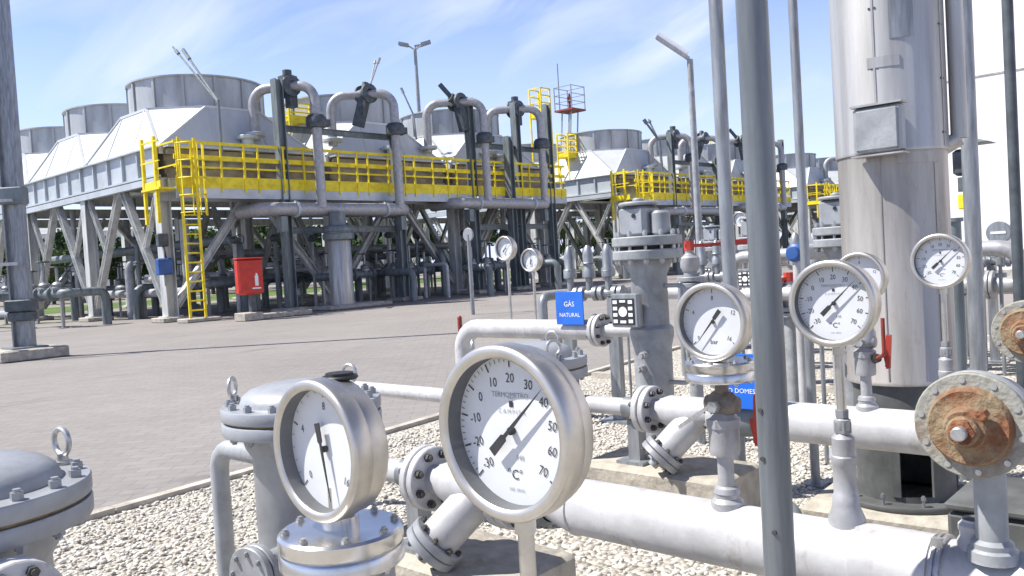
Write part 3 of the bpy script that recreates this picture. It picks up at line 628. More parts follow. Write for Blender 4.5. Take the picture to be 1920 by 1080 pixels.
def sign(c, w_, h_, lines, label, post_to=None):
    c = V(c); t = thing('sign', label, 'sign', c, None)
    part('panel', MB().cbox(c, (.006, w_, h_), .002), 'blue', t)
    k = MB()
    for s_, size, dy in lines: put_text(k, s_, size, c-X*.0042+Z*dy, -Y, Z)
    part('lettering', k, 'letter', t)
    if post_to: part('bracket', MB().beam(c+V((.012, 0, h_*.3)), V(post_to), .02, .008), 'galv', t)
    return t
sc1 = on(1068, 578, 0, X4-.07)
sign(sc1, .195, .185, [('GÁS', .040, .022), ('NATURAL', .032, -.038)], 'small blue sign with two white lines on the elbow pipe', (sc1.x+.012, sc1.y, z4+.05))
sc2 = on(1387, 715, 0, 2.565)
sg = sign(sc2, .150, .185, [('GÁS', .038, .045), ('DO', .032, .006), ('USO DOMEST', .0225, -.032)], 'blue sign with white lettering partly behind the thick grey pole', (2.61, sc2.y, .765))
part('sign_band', MB().box(sc2-X*.0036+Z*.074, (.0016, .15, .005)).add([sc2+V((-.0042, .074, -.054)), sc2+V((-.0042, .074, -.09)), sc2+V((-.0042, .036, -.054))], [(0, 1, 2)]), 'letter', sg)

# poles
def pole(px0, py0, d, r, h, label, m='pole', base=True, lean=0):
    p = at(px0, py0, d); p.z = 0
    t = thing('pole', label, 'pole', p, None)
    part('shaft', MB().cyl(p, p+Z*h, r, n=28), m, t)
    if base: part('base_plate', MB().box(p+Z*.008, (r*4.5, r*4.5, .016)), 'galv', t)
    return t
pc = pole(1461, 1040, 1.40, .0255, 5.2, 'thick grey pole standing in the middle foreground')
for z_, y_ in ((.95, .008), (1.03, .008), (.83, -.006)): part('screw', MB().cyl(pc.location+V((-.024, y_, z_)), pc.location+V((-.0275, y_, z_)), .004, n=8), 'dbolt', pc)
pole(1369, 540, 3.45, .028, 7, 'light grey pole just left of the thick foreground pole', 'galv')
pole(1529, 890, 4.50, .024, 8, 'thin grey pole between the thick pole and the stack', 'galv')
pole(1833, 640, 4.7, .042, 9, 'grey pole standing right of the stack before the white wall', 'galv')
pole(1911, 560, 5.6, .034, 9, 'dark pole nearest the right edge', 'dark')
# short posts beside the stack
for px, py, d, r, tz, lab in ((1543, 700, 4.9, .013, .74, 'short thin stake left of the stack, nearer the thin pole'), (1795, 600, 4.4, .038, 1.36, 'dark stub post right of the stack behind a thermometer'), (1178, 640, 6.2, .010, .95, 'thin dark rod beside the regulator column'), (1232, 700, 6.4, .012, 1.1, 'thin dark rod behind the regulator column')):
    p = at(px, py, d); p.z = 0
    t = thing('stake', lab, 'stake', p, 'thin stakes in the gravel'); part('rod', MB().cyl(p, p+Z*tz, r, n=12), 'dgreen' if r > .03 else 'galv', t); part('cap', MB().cyl(p+Z*tz, p+Z*(tz+.02), r*1.3, n=12), 'dgreen', t)

# the stack
S0 = V((3.47, 1.11, 0)); sr = .203
t = thing('exhaust_stack', 'wide riveted metal clad stack rising beside the white wall', 'stack', S0)
zs = .74; zj = 1.63
bd = part('lower_cladding', MB().lathe(S0, Z, [(sr*.93, zs-.004), (sr*.985, zs), (sr*.985, zs+.012), (sr*.97, zs+.016), (sr*.97, zj)], 72), 'cladlow', t)
tp = part('upper_cladding', MB().lathe(S0, Z, [(sr*.97, zj-.012), (sr*1.0, zj-.012), (sr*1.006, zj-.004), (sr, zj), (sr, 5.5), (0, 5.5)], 72), 'clad', t)
def seam(zz0, zz1, an, wd, rr_, m, par, nm, riv=0):
    mb = MB(); nseg = 4
    for i in range(nseg):
        a0 = an+wd*(i/nseg-.5); a1 = an+wd*((i+1)/nseg-.5)
        q = [S0+V((rr_*math.cos(a), rr_*math.sin(a), z_)) for a, z_ in ((a0, zz0), (a1, zz0), (a1, zz1), (a0, zz1))]; qi = [S0+(p-S0).copy()*1 for p in q]
        qi = [V((S0.x+(p.x-S0.x)*.97, S0.y+(p.y-S0.y)*.97, p.z)) for p in q]
        mb.add(q+qi, [(0, 1, 2, 3), (0, 4, 5, 1), (3, 2, 6, 7), (0, 3, 7, 4), (1, 5, 6, 2)])
    part(nm, mb, m, par)
    if riv:
        rb = MB()
        for z_ in np.arange(zz0+.05, zz1, riv):
            for a in (an-wd*.5-.03, an+wd*.5+.03): p = S0+V(((rr_-.004)*math.cos(a), (rr_-.004)*math.sin(a), z_)); rb.cyl(p, p+V((math.cos(a), math.sin(a), 0))*.0035, .0045, n=8)
        part('rivet_row', rb, 'dbolt', par)
cang = math.atan2(-S0.y, -S0.x)
A = lambda px: cang-math.asin(max(-1, min(1, (px-1662)/100)))*-1.
seam(zj+.03, 5.4, A(1640), .035, sr*1.012, 'clad', tp, 'standing_seam', .22)
seam(zj+.4, 5.4, A(1688), .42, sr*1.01, 'galv', tp, 'cladding_patch')
seam(zj+.0, 5.4, A(1752), .03, sr*1.012, 'clad', tp, 'standing_seam', .2)
seam(zs+.02, zj-.02, A(1641), .022, sr*.982, 'cladlow', bd, 'standing_seam')
seam(zs+.02, zj-.02, A(1735), .02, sr*.982, 'cladlow', bd, 'standing_seam')
seam(zj-.06, zj-.02, A(1700), 1.1, sr*.99, 'cladlow', bd, 'lap_joint', 0)
seam(zj+.30, zj+.34, A(1655), .55, sr*1.012, 'clad', tp, 'flashing', 0)
# skirt with an access opening
ao = A(1684); hw = .40; sk = MB(); ns = 60; rk = sr*.88; vs = []; fs = []
zl = (.285, .315, .60, zs)
for k in range(ns):
    a0, a1 = ao+hw+(2*math.pi-2*hw)*k/ns, ao+hw+(2*math.pi-2*hw)*(k+1)/ns
    for rr_ in (rk, rk-.008):
        vsq = [S0+V((rr_*math.cos(a), rr_*math.sin(a), z_)) for a, z_ in ((a0, zl[0]), (a1, zl[0]), (a1, zl[3]), (a0, zl[3]))]; sk.add(vsq, [(0, 1, 2, 3)])
for k in range(10):
    a0, a1 = ao-hw+2*hw*k/10, ao-hw+2*hw*(k+1)/10
    for za, zb in ((zl[0], zl[1]), (zl[2], zl[3])):
        for rr_ in (rk, rk-.008): sk.add([S0+V((rr_*math.cos(a), rr_*math.sin(a), z_)) for a, z_ in ((a0, za), (a1, za), (a1, zb), (a0, zb))], [(0, 1, 2, 3)])
for a in (ao-hw, ao+hw):
    u_ = V((math.cos(a), math.sin(a), 0)); sk.beam(S0+u_*(rk+.001)+Z*zl[1], S0+u_*(rk+.001)+Z*zl[2], .03, .012, u_)
sko = part('skirt', sk, 'skirt', t)
part('base_ring', MB().lathe(S0, Z, [(rk-.01, .272), (sr*1.22, .272), (sr*1.23, .275), (sr*1.23, .290), (sr*1.22, .293), (rk-.01, .293)], 56), 'skirt', t)
bolts('anchor_bolt', t, 'galv', S0+Z*.29, Z, sr*1.1, 10, .009, -.015, .045, .4)
part('plinth', MB().cbox(S0+V((.02, .0, .135)), (.62, .66, .27), .02, R(3)), 'pier', t)
pa = A(1762); pp = S0+V((math.cos(pa), math.sin(pa), 0))*(sr+.035)
part('riser_tube', MB().tube([pp-V((0, 0, 0))+Z*1.66, pp+Z*5.4], .03, 16).tube([pp+Z*1.66, S0+V((math.cos(pa), math.sin(pa), 0))*(sr-.02)+Z*1.63], .03, 16), 'clad', t)
bc = on(1645, 243, 0, S0.x-sr-.05)
bx = thing('junction_box', 'square grey box with plain lid fixed to the stack', 'box', bc)
part('housing', MB().cbox(bc+X*.02, (.055, .172, .172), .008), 'vessel', bx); part('lid', MB().cbox(bc-X*.011, (.012, .150, .148), .004), 'grey', bx)
part('drip_edge', MB().box(bc+V((.015, 0, -.092)), (.07, .185, .006)), 'clad', bx); part('top_edge', MB().box(bc+V((.02, 0, .092)), (.07, .182, .008)), 'clad', bx)
for y_ in (-.05, .04): part('bracket', MB().beam(bc+V((.04, y_, .04)), bc+V((.095, y_, .04)), .03, .02), 'galv', bx)
# ================================================================== the air cooler banks
BX, BY, BP = 12.4, 25.9, 24.7
def bank(loc, label):
    t = thing('air_cooler_bank', label, 'air cooler', loc, 'air cooler banks with fan rings')
    PT = lambda n, mb, m, p=t: part(n, mb, m, p, local=True)
    ZB, ZT, hw, q = 5.55, 7.05, 2.35, .97
    pm = MB(); rm = MB()
    B = [(-2.95, -2.9), (2.95, -2.9), (2.95, 2.9), (-2.95, 2.9)]
    O = [(-q, -hw), (q, -hw), (hw, -q), (hw, q), (q, hw), (-q, hw), (-hw, q), (-hw, -q)]
    vs = [(x, y, ZB) for x, y in B]+[(x, y, ZT) for x, y in O]
    pm.add(vs, [(0, 1, 5, 4), (1, 6, 5), (1, 2, 7, 6), (2, 8, 7), (2, 3, 9, 8), (3, 10, 9), (3, 0, 11, 10), (0, 4, 11)])
    pm.add([(x, y, ZB-.25) for x, y in B]+[(x, y, ZB) for x, y in B], [(0, 1, 5, 4), (1, 2, 6, 5), (2, 3, 7, 6), (3, 0, 4, 7)])
    for bi, oi in ((0, 0), (0, 7), (1, 1), (1, 2), (2, 3), (2, 4), (3, 5), (3, 6)): pm.beam((*B[bi], ZB+.01), (*O[oi], ZT+.01), .09, .05)
    for a_, b_ in zip(O, O[1:]+O[:1]): pm.beam((*a_, ZT), (*b_, ZT), .08, .08)
    for k_ in (-.33, .33):
        for sx_, sy_ in ((1, 0), (-1, 0), (0, 1), (0, -1)):
            pm.beam((sx_*2.95+k_*3*abs(sy_)*1.0, sy_*2.9+k_*3*abs(sx_)*1.0, ZB+.012), (sx_*hw+k_*2.6*abs(sy_), sy_*hw+k_*2.6*abs(sx_), ZT+.012), .05, .03)
    rm.add([(x, y, ZT) for x, y in O], [tuple(range(8))])
    rm.lathe((0, 0, 0), Z, [(2.24, ZT+.02), (2.24, ZT+1.05), (2.30, ZT+1.12), (2.36, ZT+1.12), (2.36, ZT+1.07), (2.28, ZT+1.05), (2.28, ZT+.04), (2.34, ZT+.03), (2.34, ZT)], 60)
    for k in range(14): a = 2*math.pi*k/14; u_ = V((math.cos(a), math.sin(a), 0)); rm.beam(u_*2.31+Z*(ZT+.03), u_*2.31+Z*(ZT+1.06), .09, .05, u_)
    pmesh = mesh('plenum', pm, 'plenum', 5); rmesh = mesh('fan_ring', rm, 'ring')
    for i in range(3):
        for j in range(3):
            o = bpy.data.objects.new('plenum', pmesh); col.objects.link(o); o.parent = t; o.location = (2.95+6.3*i, 2.9+5.8*j, 0)
            f = bpy.data.objects.new('fan_ring', rmesh); col.objects.link(f); f.parent = o
    for x in (-.06, 18.56):
        g = MB(); s_ = -1 if x < 1 else 1
        g.box((x, 8.7, 5.05), (.03, 17.4, .9)); g.box((x+s_*.06, 8.7, 5.51), (.20, 17.5, .05)); g.box((x+s_*.06, 8.7, 4.60), (.22, 17.5, .06)); g.box((x+s_*.10, 8.7, 4.43), (.18, 17.5, .20))
        for k in range(16): g.box((x+s_*.06, .1+k*1.16, 5.05), (.09, .07, .86))
        PT('side_girder', g, 'panel')
    fb = MB(); 
    for y in (0, 5.8, 11.6, 17.4): fb.hbeam((-.1, y, 4.34), (18.6, y, 4.34), .25, .38)
    PT('cross_girder', fb, 'leg')
    wk = MB().box((9.25, -.72, 4.10), (18.9, 1.25, .05)); wk.box((9.25, -1.36, 3.95), (18.9, .06, .34)); wk.box((9.25, -.1, 3.95), (18.9, .06, .3))
    PT('walkway', wk, 'panel')
    rl = MB().box((9.25, -1.39, 4.27), (18.9, .02, .36)); r_ = PT('railing', rl, 'yellow')
    for z_, w_ in ((4.74, .06), (5.04, .15), (5.50, .10)): PT('rail', MB().box((9.25, -1.34, z_), (18.9, .045, w_)), 'yellow', r_)
    for x in (-.14, 18.62):
        PT('end_rail', MB().beam((x, -1.34, 5.5), (x, -.1, 5.5), .05).beam((x, -1.34, 4.8), (x, -.1, 4.8), .04).beam((x, -.1, 4.1), (x, -.1, 5.52), .05), 'yellow', r_)
    k = 0; x = -.14
    while x < 18.7:
        PT('post', MB().box((x, -1.40, 4.72), (.07 if k % 2 else .055, .045, 1.5)), 'yellow', r_); x += (.5, .95, .8)[k % 3]; k += 1
    for i in range(3):
        b = MB(); x0 = .15+6.3*i; w_ = 5.7
        b.box((x0+w_/2, .25, 4.85), (w_, .5, 1.2)); b.box((x0+w_/2, -.12, 5.36), (w_, .20, .18)); b.box((x0+w_/2, -.06, 4.98), (w_, .12, .16)); b.box((x0+w_/2, -.06, 4.60), (w_, .12, .16))
        h_ = PT('tube_bundle', b, 'bundle')
        PT('bundle_cover', MB().box((x0+w_/2, .05, 5.51), (w_+.1, 1.0, .05)), 'panel', h_)
        PT('nozzle', MB().cyl((x0+2.9, -.14, 5.4), (x0+2.9, -.14, 6.02), .2, n=20).flange((x0+2.9, -.14, 5.98), Z, .36, .12), 'panel', h_)
    lg = MB().hbeam((0, 0, .15), (0, 0, 4.5), .38, .36, .03, (1, 0, 0)).box((0, 0, .17), (.55, .55, .04)); lm = mesh('leg', lg, 'leg')
    fm = mesh('footing', MB().cbox((0, 0, .075), (.9, .9, .15), .02), 'concrete')
    for i in range(4):
        for j in range(4):
            o = bpy.data.objects.new('leg', lm); col.objects.link(o); o.parent = t; o.location = ((0, 6.3, 12.6, 18.5)[i], 5.8*j, 0)
            f = bpy.data.objects.new('footing', fm); col.objects.link(f); f.parent = o
    def brace(a, b, w_=.22): PT('brace', MB().hbeam(a, b, w_, w_, .02), 'leg')
    for x in (0, 6.3, 18.5):
        for j in range(3):
            y0 = 5.8*j; brace((x, y0+2.75, 4.4), (x, y0+.22, .5)); brace((x, y0+3.05, 4.4), (x, y0+5.58, .5))
            if x != 6.3: brace((x, y0+.2, 4.3), (x, y0+1.42, 2.35), .15); brace((x, y0+5.6, 4.3), (x, y0+4.38, 2.35), .15)
    for y in (0, 11.6):
        for i in range(3):
            x0 = 6.3*i; brace((x0+3.0, y, 4.1), (x0+.2, y, .5)); brace((x0+3.3, y, 4.1), (x0+6.1, y, .5))
    la = MB(); 
    ld = PT('ladder', MB().box((-.12, -1.52, 2.85), (.075, .05, 5.5)), 'yellow')
    PT('stringer', MB().box((.38, -1.52, 2.85), (.075, .05, 5.5)), 'yellow', ld)
    rgm = mesh('rung', MB().cyl((-.12, -1.52, 0), (.38, -1.52, 0), .022, n=8), 'yellow')
    for k in range(18):
        o = bpy.data.objects.new('rung', rgm); col.objects.link(o); o.parent = ld; o.location = (0, 0, .35+k*.29)
    for k in range(5):
        z_ = 3.3+k*.52; PT('cage_hoop', MB().tube([V((.13-.42*math.cos(a), -1.55-.62*math.sin(a), z_)) for a in np.linspace(.25, math.pi-.25, 9)], .022, 6), 'yellow', ld)
    for a in (.5, 1.1, 1.57, 2.04, 2.64): PT('cage_bar', MB().beam((.13-.42*math.cos(a), -1.55-.62*math.sin(a), 3.2), (.13-.42*math.cos(a), -1.55-.62*math.sin(a), 5.4), .045, .02), 'yellow', ld)
    PT('gate_post', MB().box((-.62, -1.0, 4.35), (.09, .09, 2.6)), 'yellow', ld); PT('gate_post', MB().box((-.62, -.2, 4.35), (.09, .09, 2.6)), 'yellow', ld)
    PT('side_platform', MB().box((-.42, -.7, 4.08), (.55, 1.2, .06)).box((-.64, -.7, 4.2), (.02, 1.2, .22)).box((-.64, -.7, 5.5), (.04, 1.2, .05)).box((-.64, -.7, 4.9), (.04, 1.2, .04)), 'yellow', ld)
    PT('ladder_plinth', MB().cbox((.15, -1.55, .06), (1.1, .7, .12), .02), 'concrete', ld)
    return t
bk1 = bank((BX, BY, 0), 'nearest cooler bank on grey braced legs with yellow ladder at its corner')
bk2 = dup(bk1, (BX+BP, BY, 0), 'second cooler bank beyond the first, just left of the street lamp')
bk3 = dup(bk1, (BX+2*BP, BY, 0), 'farthest cooler bank seen between the thin pole and the stack')
bk4 = dup(bk1, (BX+3*BP, BY, 0), 'distant cooler bank mostly hidden behind the stack')

def riser(x, yb, yf, zt, zb, label, valve, r=.168, xb=None):
    t = thing('riser_pipe', label, 'pipe', (x, yf, 0), 'silver riser pipes over the yellow walkway')
    xb = xb or x
    part('pipe', MB().tube([(xb, yb, 5.9), (xb, yb, zt), (x, yf, zt), (x, yf, zb)], r, 18, .55, arc=8), 'silver', t)
    part('pipe_flange', MB().flange((xb, yb, 6.1), Z, .36, .14, 24), 'panel', t); part('clamp', MB().lathe((x, yf, 6.15), Z, [(r, 0), (r+.16, .02), (r+.18, .12), (r+.18, .34), (r+.1, .44), (r, .46)], 12).box((x+.3, yf+.1, 6.36), (.5, .3, .24)), 'dark', t)
    if valve:
        yv = yf+.75; x = x+(xb-x)*.75/(yb-yf); v = part('valve', MB().lathe((x, yv+.28, zt), -Y, [(r, 0), (.36, .01), (.36, .10), (.25, .12), (.25, .42), (.36, .44), (.36, .54), (r, .55)], 18), 'dark', t)
        if valve == 1: part('actuator', MB().beam((x-.02, yv, zt), (x-.18, yv+.35, zt-1.15), .34, .34).cyl((x-.1, yv+.1, zt-.3), (x+.1, yv+.1, zt+.45), .13, n=10), 'dark', v)
        if valve == 2: part('actuator', MB().cyl((x-.1, yv, zt), (x-.55, yv+.4, zt+.75), .10, n=10).beam((x, yv-.1, zt-.2), (x+.15, yv-.2, zt-1.2), .34, .36).cyl((x, yv, zt), (x-.3, yv+.1, zt+.2), .2, n=10), 'dark', v)
        if valve == 3: part('actuator', MB().cyl((x, yv, zt), (x, yv, zt+.55), .16, n=10).box((x, yv, zt+.1), (.5, .4, .5)).box((x+.1, yv, zt-.45), (.3, .3, .5)), 'dark', v)
    return t
RS = [(17.0, 25.75, 23.95, 7.62, 3.45, 3, 15.75), (20.5, 25.75, 24.0, 7.72, 3.45, 1, 18.95), (25.3, 25.75, 24.05, 7.9, 3.75, 2, 23.7), (29.0, 25.75, 24.1, 7.95, 3.75, 3, 27.3)]
ORD = ('first riser pipe, arching over the railing nearest the yellow ladder', 'second riser pipe with slanted dark actuator on its arch', 'third riser pipe with a dark lever sticking up from its arch', 'fourth riser pipe at the far end of the nearest bank')
rs = [riser(x, yb, yf, zt, zb, ORD[i], v, xb=q) for i, (x, yb, yf, zt, zb, v, q) in enumerate(RS)]
def column(x, y, h, label, beam_to=None, zb=6.2):
    t = thing('steel_column', label, 'steel column', (x, y, 0), 'dark steel columns before the cooler banks')
    part('shaft', MB().hbeam((x, y, .12), (x, y, h), .31, .30, .03, (1, 0, 0)).box((x, y, .14), (.6, .6, .04)), 'dgreen', t)
    part('footing', MB().cbox((x, y, .07), (1.0, 1.0, .14), .02), 'concrete', t)
    if beam_to:
        part('cross_beam', MB().hbeam((x+.2, y+.15, zb), (beam_to-.05, y+.15, zb), .2, .2), 'dgreen', t); part('lower_beam', MB().hbeam((x+.2, y+.15, 2.75), (beam_to-.05, y+.15, 2.75), .22, .22), 'dgreen', t)
    return t
cl = [column(15.98, 24.6, 7.8, 'dark column standing behind the red hose cabinet', 20.9), column(20.95, 24.6, 6.5, 'dark column beside the second riser pipe'),
      column(25.0, 24.6, 8.1, 'dark column carrying the third riser pipe', 30.0), column(27.0, 24.3, 6.6, 'short dark column in the middle of the far pipe frame'), column(28.0, 24.7, 8.2, 'tall dark column just right of the short one'), column(30.05, 24.6, 8.3, 'tall dark column at the right end of the pipe frame')]
def header(x0, x1, z_, label, y=24.1):
    t = thing('header_pipe', label, 'pipe', ((x0+x1)/2, y, z_), 'fat silver header pipes below the walkway')
    part('pipe', MB().tube([(x0, y+1.5, z_), (x0, y, z_), (x1, y, z_), (x1, y+1.5, z_)], .225, 20, .5), 'silver', t)
    for x in (x0+1.1, x1-1.2): part('pipe_band', MB().lathe((x, y, z_), X, [(.225, 0), (.28, .01), (.28, .1), (.225, .11)], 20), 'panel', t)
    for xs in (x0+.6, x1-.4): part('saddle', MB().box((xs, y, z_-.5), (.25, .3, .5)), 'dgreen', t)
    return t
hd1 = header(14.9, 21.0, 3.42, 'fat silver header pipe above the clad drum'); hd2 = header(23.6, 29.3, 3.7, 'fat silver header pipe farther along the pipe frame')
def drum(x, y, label):
    t = thing('clad_drum', label, 'vessel', (x, y, 0))
    part('shell', MB().lathe((x, y, .14), Z, [(0, 0), (.40, 0), (.40, 2.15), (.36, 2.2), (0, 2.2)], 28), 'clad', t)
    part('head_flange', MB().lathe((x, y, 2.3), Z, [(0, 0), (.52, .05), (.54, .12), (.54, .24), (.50, .27), (.50, .30), (.54, .33), (.54, .45), (.5, .5), (.3, .55), (.28, 1.0), (0, 1.0)], 28), 'dgreen', t)
    part('footing', MB().cbox((x+.2, y-.1, .07), (2.6, 1.5, .14), .03), 'concrete', t); return t
dr = drum(17.45, 23.75, 'upright stainless clad drum below the fat silver header pipe')
# the same pipework stands before the banks beyond
for kk, (w1, w2) in enumerate((('second', 'left of the thick grey pole'), ('third', 'between the thin grey pole and the stack'))):
    dx = BP*(kk+1)
    for i, r_ in enumerate(rs): dup(r_, r_.location+X*dx, '%s riser before the %s bank, %s' % (('first', 'next', 'third', 'last')[i], w1, w2))
    for i in (0, 1, 2, 5): dup(cl[i], cl[i].location+X*dx, '%s dark column before the %s bank, %s' % ({0: 'leftmost', 1: 'next', 2: 'third', 5: 'rightmost'}[i], w1, w2))
    dup(hd1, hd1.location+X*dx, 'left header pipe in front of the %s bank' % w1); dup(hd2, hd2.location+X*dx, 'right header pipe in front of the %s bank' % w1)

# davits (thin folded hoist arms) on the banks
def davit(p, e1, e2, label, m='dgreen', foot=None, r=.05):
    p = V(p); t = thing('davit', label, 'hoist arm', foot or (p.x, p.y, 4.12), 'thin hoist arms above the banks')
    f = V(foot or (p.x, p.y, 4.12)); part('mast', MB().cyl(f, p, r*.9, n=8), m, t)
    part('arm', MB().cyl(p, e1, r*.85, r*.7, n=8).cyl(V(p).lerp(V(e1), .8), e1, r*1.25, n=8), m, t)
    if e2: part('stay', MB().cyl(p-Z*.05, e2, r*.6, n=8).cyl(V(p).lerp(V(e2), .86), V(p).lerp(V(e2), .93), r*1.2, n=8), m, t)
davit((13.9, 24.75, 6.9), on(343, 93, 0, 14.05), on(324, 88, 0, 14.1), 'pair of dark rods leaning left above the nearest fan ring')
davit(at(692, 165, 36), at(712, 108, 36), at(704, 112, 36.3), 'pale thin rods leaning right behind the second riser pipe', 'silver', foot=at(676, 262, 36), r=.05)
davit(at(775, 215, 36), at(752, 165, 36), None, 'pale short rod just left of the floodlight mast', 'silver', foot=at(781, 262, 36), r=.045)
davit(at(1236, 264, 46), at(1207, 224, 46), at(1216, 224, 46.4), 'grey rod leaning left beside the street lamp', 'dgreen', foot=at(1242, 320, 46), r=.08)
davit(at(1416, 285, 60), at(1425, 215, 60), None, 'faint thin rod right of the thick grey pole', 'galv', foot=at(1414, 330, 60), r=.06)

# yellow access cages standing on the banks
def cage(px, py0, py1, d, w_, label):
    c = at(px, py1, d); ht = (py1-py0)/FPX*d; z0 = c.z; t = thing('access_cage', label, 'access platform', (c.x, c.y, 5.5), 'yellow access cages above the banks')
    part('floor', MB().box((c.x, c.y, z0), (w_, w_, .08)), 'yellow', t)
    fr = MB()
    for sx in (-1, 1):
        for sy in (-1, 1): part('upright', MB().beam((c.x+sx*w_/2, c.y+sy*w_/2, 5.5), (c.x+sx*w_/2, c.y+sy*w_/2, z0+ht), .07), 'yellow', t)
    for z_ in (z0+.25*ht, z0+.5*ht, z0+.75*ht, z0+ht):
        for sx, sy, ex, ey in ((-1, -1, 1, -1), (1, -1, 1, 1), (1, 1, -1, 1), (-1, 1, -1, -1)): part('guard_rail', MB().beam((c.x+sx*w_/2, c.y+sy*w_/2, z_), (c.x+ex*w_/2, c.y+ey*w_/2, z_), .05), 'yellow', t)
    part('kick_plate', MB().box((c.x, c.y-w_/2, z0+.12), (w_, .03, .24)).box((c.x-w_/2, c.y, z0+.12), (.03, w_, .24)), 'yellow', t)
cage(550, 198, 232, 33, .95, 'yellow access cage behind the first riser pipe')
cage(803, 212, 250, 40, .85, 'yellow access cage below the floodlight mast')
cage(1014, 168, 222, 44, .75, 'tall yellow access cage left of the spindly tower')
cage(1064, 252, 296, 47, .75, 'yellow access cage just left of the second fan ring bank')
cage(1352, 262, 300, 60, 1.0, 'yellow access cage between the thin and thick grey poles')

# floodlight mast, street lamp, tower
mb_ = at(785, 200, 70); t = thing('floodlight_mast', 'tall mast with three lamp heads against the sky', 'light mast', (mb_.x, mb_.y, 0))
mz = at(780, 92, 70).z; part('shaft', MB().cyl((mb_.x, mb_.y, 0), (mb_.x, mb_.y, mz), .26, .13, 12), 'grey', t)
for a, s_ in ((R(-47), 1.15), (R(133), 1.15), (R(20), .9)):
    d = V((math.cos(a), math.sin(a), 0)); c = V((mb_.x, mb_.y, mz))
    l = part('arm', MB().cyl(c-Z*.1, c+d*s_*.6+Z*.35, .06, n=8), 'grey', t)
    part('lamp_head', MB().beam(c+d*s_*.45+Z*.3, c+d*s_*1.15+Z*.5, .5, .22).beam(c+d*s_*.5+Z*.2, c+d*s_*1.12+Z*.38, .4, .08), 'vessel', l)
lb = at(1310, 425, 14); t = thing('street_lamp', 'street lamp with one slanted tube head left of the grey poles', 'street lamp', (lb.x, lb.y, 0))
lt = at(1287, 114, 14); le = at(1231, 70, 14); lt.x, lt.y = lb.x, lb.y
part('shaft', MB().cyl((lb.x, lb.y, 0), (lb.x, lb.y, lt.z), .062, .05, 16), 'grey', t); part('base_plate', MB().box((lb.x, lb.y, .01), (.3, .3, .02)), 'galv', t)
dd = (le-lt).normalized(); hd = part('lamp_head', MB().beam(lt+dd*.02, le, .13, .05), 'grey', t); part('lamp_cover', MB().tube([lt+dd*.06+Z*.045, le-dd*.02+Z*.045], .062, 14), 'lamp', hd)
tw = at(1069, 208, 75); t = thing('lookout_tower', 'spindly grey tower with railed red platform against the sky', 'tower', (tw.x, tw.y, 0))
part('platform', MB().box((tw.x, tw.y, tw.z), (2.0, 2.0, .15)), 'darkred', t)
for sx in (-1, 1):
    for sy in (-1, 1):
        part('upright', MB().beam((tw.x+sx*.95, tw.y+sy*.95, tw.z), (tw.x+sx*.95, tw.y+sy*.95, tw.z+2.1), .07), 'galv', t)
        part('leg', MB().beam((tw.x+sx*.5, tw.y+sy*.5, tw.z), (tw.x+sx*.5-1.2, tw.y+sy*.5+.5, 0), .09), 'galv', t)
for z_ in (.7, 1.35, 2.05):
    for a, b in (((-1, -1), (1, -1)), ((1, -1), (1, 1)), ((1, 1), (-1, 1)), ((-1, 1), (-1, -1))): part('rail', MB().beam((tw.x+a[0]*.95, tw.y+a[1]*.95, tw.z+z_), (tw.x+b[0]*.95, tw.y+b[1]*.95, tw.z+z_), .05), 'galv', t)
part('whip_mast', MB().cyl((tw.x-.7, tw.y+.6, tw.z), (tw.x-.7, tw.y+.6, tw.z+4.2), .05, n=8), 'galv', t); part('lantern', MB().cyl((tw.x, tw.y, tw.z), (tw.x, tw.y, tw.z+1.5), .10, n=10).cbox((tw.x, tw.y, tw.z+1.0), (.35, .35, .5), .04), 'darkred', t)

# ------------------------------------------------------------------ left column, hose cabinet, boxes
t = thing('mast_column', 'tall steel column on concrete base at the left edge', 'steel column', (5.5, 17.45, 0))
part('shaft', MB().hbeam((5.5, 17.45, .2), (5.5, 17.45, 12), .18, .35, .03, (.673, -.74, 0)), 'galv', t)
part('base_block', MB().cbox((5.5, 17.45, .10), (1.15, 1.15, .20), .02), 'concrete', t); part('base_plate', MB().box((5.5, 17.45, .215), (.62, .62, .03)), 'dgreen', t)
part('collar', MB().cbox((5.5, 17.45, 3.05), (.46, .26, .32), .02, R(-48)), 'dgreen', t); part('lower_collar', MB().cbox((5.5, 17.45, 1.0), (.50, .30, .22), .02, R(-48)).cbox((5.5, 17.45, .80), (.44, .26, .18), .02, R(-48)), 'dark', t)
part('bracket_arm', MB().beam((5.4, 17.2, 1.78), (4.3, 17.9, 1.78), .08, .06), 'leg', t); part('upper_arm', MB().beam((5.4, 17.2, 2.95), (4.2, 18.0, 2.95), .07, .05), 'leg', t)
t = thing('red_wheel', 'red hydrant wheel at the left edge beside the column', 'hydrant', (5.15, 18.6, 0)); part('standpipe', MB().cyl((5.15, 18.6, 0), (5.15, 18.6, 1.15), .07, n=14).flange((5.15, 18.6, .6), Z, .13, .05), 'grey', t)
part('wheel', MB().torus((5.15, 18.6, 1.28), Z, .26, .045, 24, 8).beam((4.9, 18.6, 1.28), (5.4, 18.6, 1.28), .04).cyl((5.15, 18.6, 1.1), (5.15, 18.6, 1.32), .035, n=10), 'red', t)
hc = V((13.12, 22.24, 0)); t = thing('hose_cabinet', 'red hose cabinet with white symbol on a post in the shade', 'hose cabinet', hc)
cz = on(467, 519, 1, hc.y).z; cx = on(467, 519, 1, hc.y).x
part('cabinet', MB().cbox((cx, hc.y, cz), (.74, .34, 1.04), .05, R(-12)), 'red', t, None)
mk = MB().cyl((cx+.02, hc.y-.215, cz-.24), (cx+.02, hc.y-.23, cz-.24), .001, n=6)
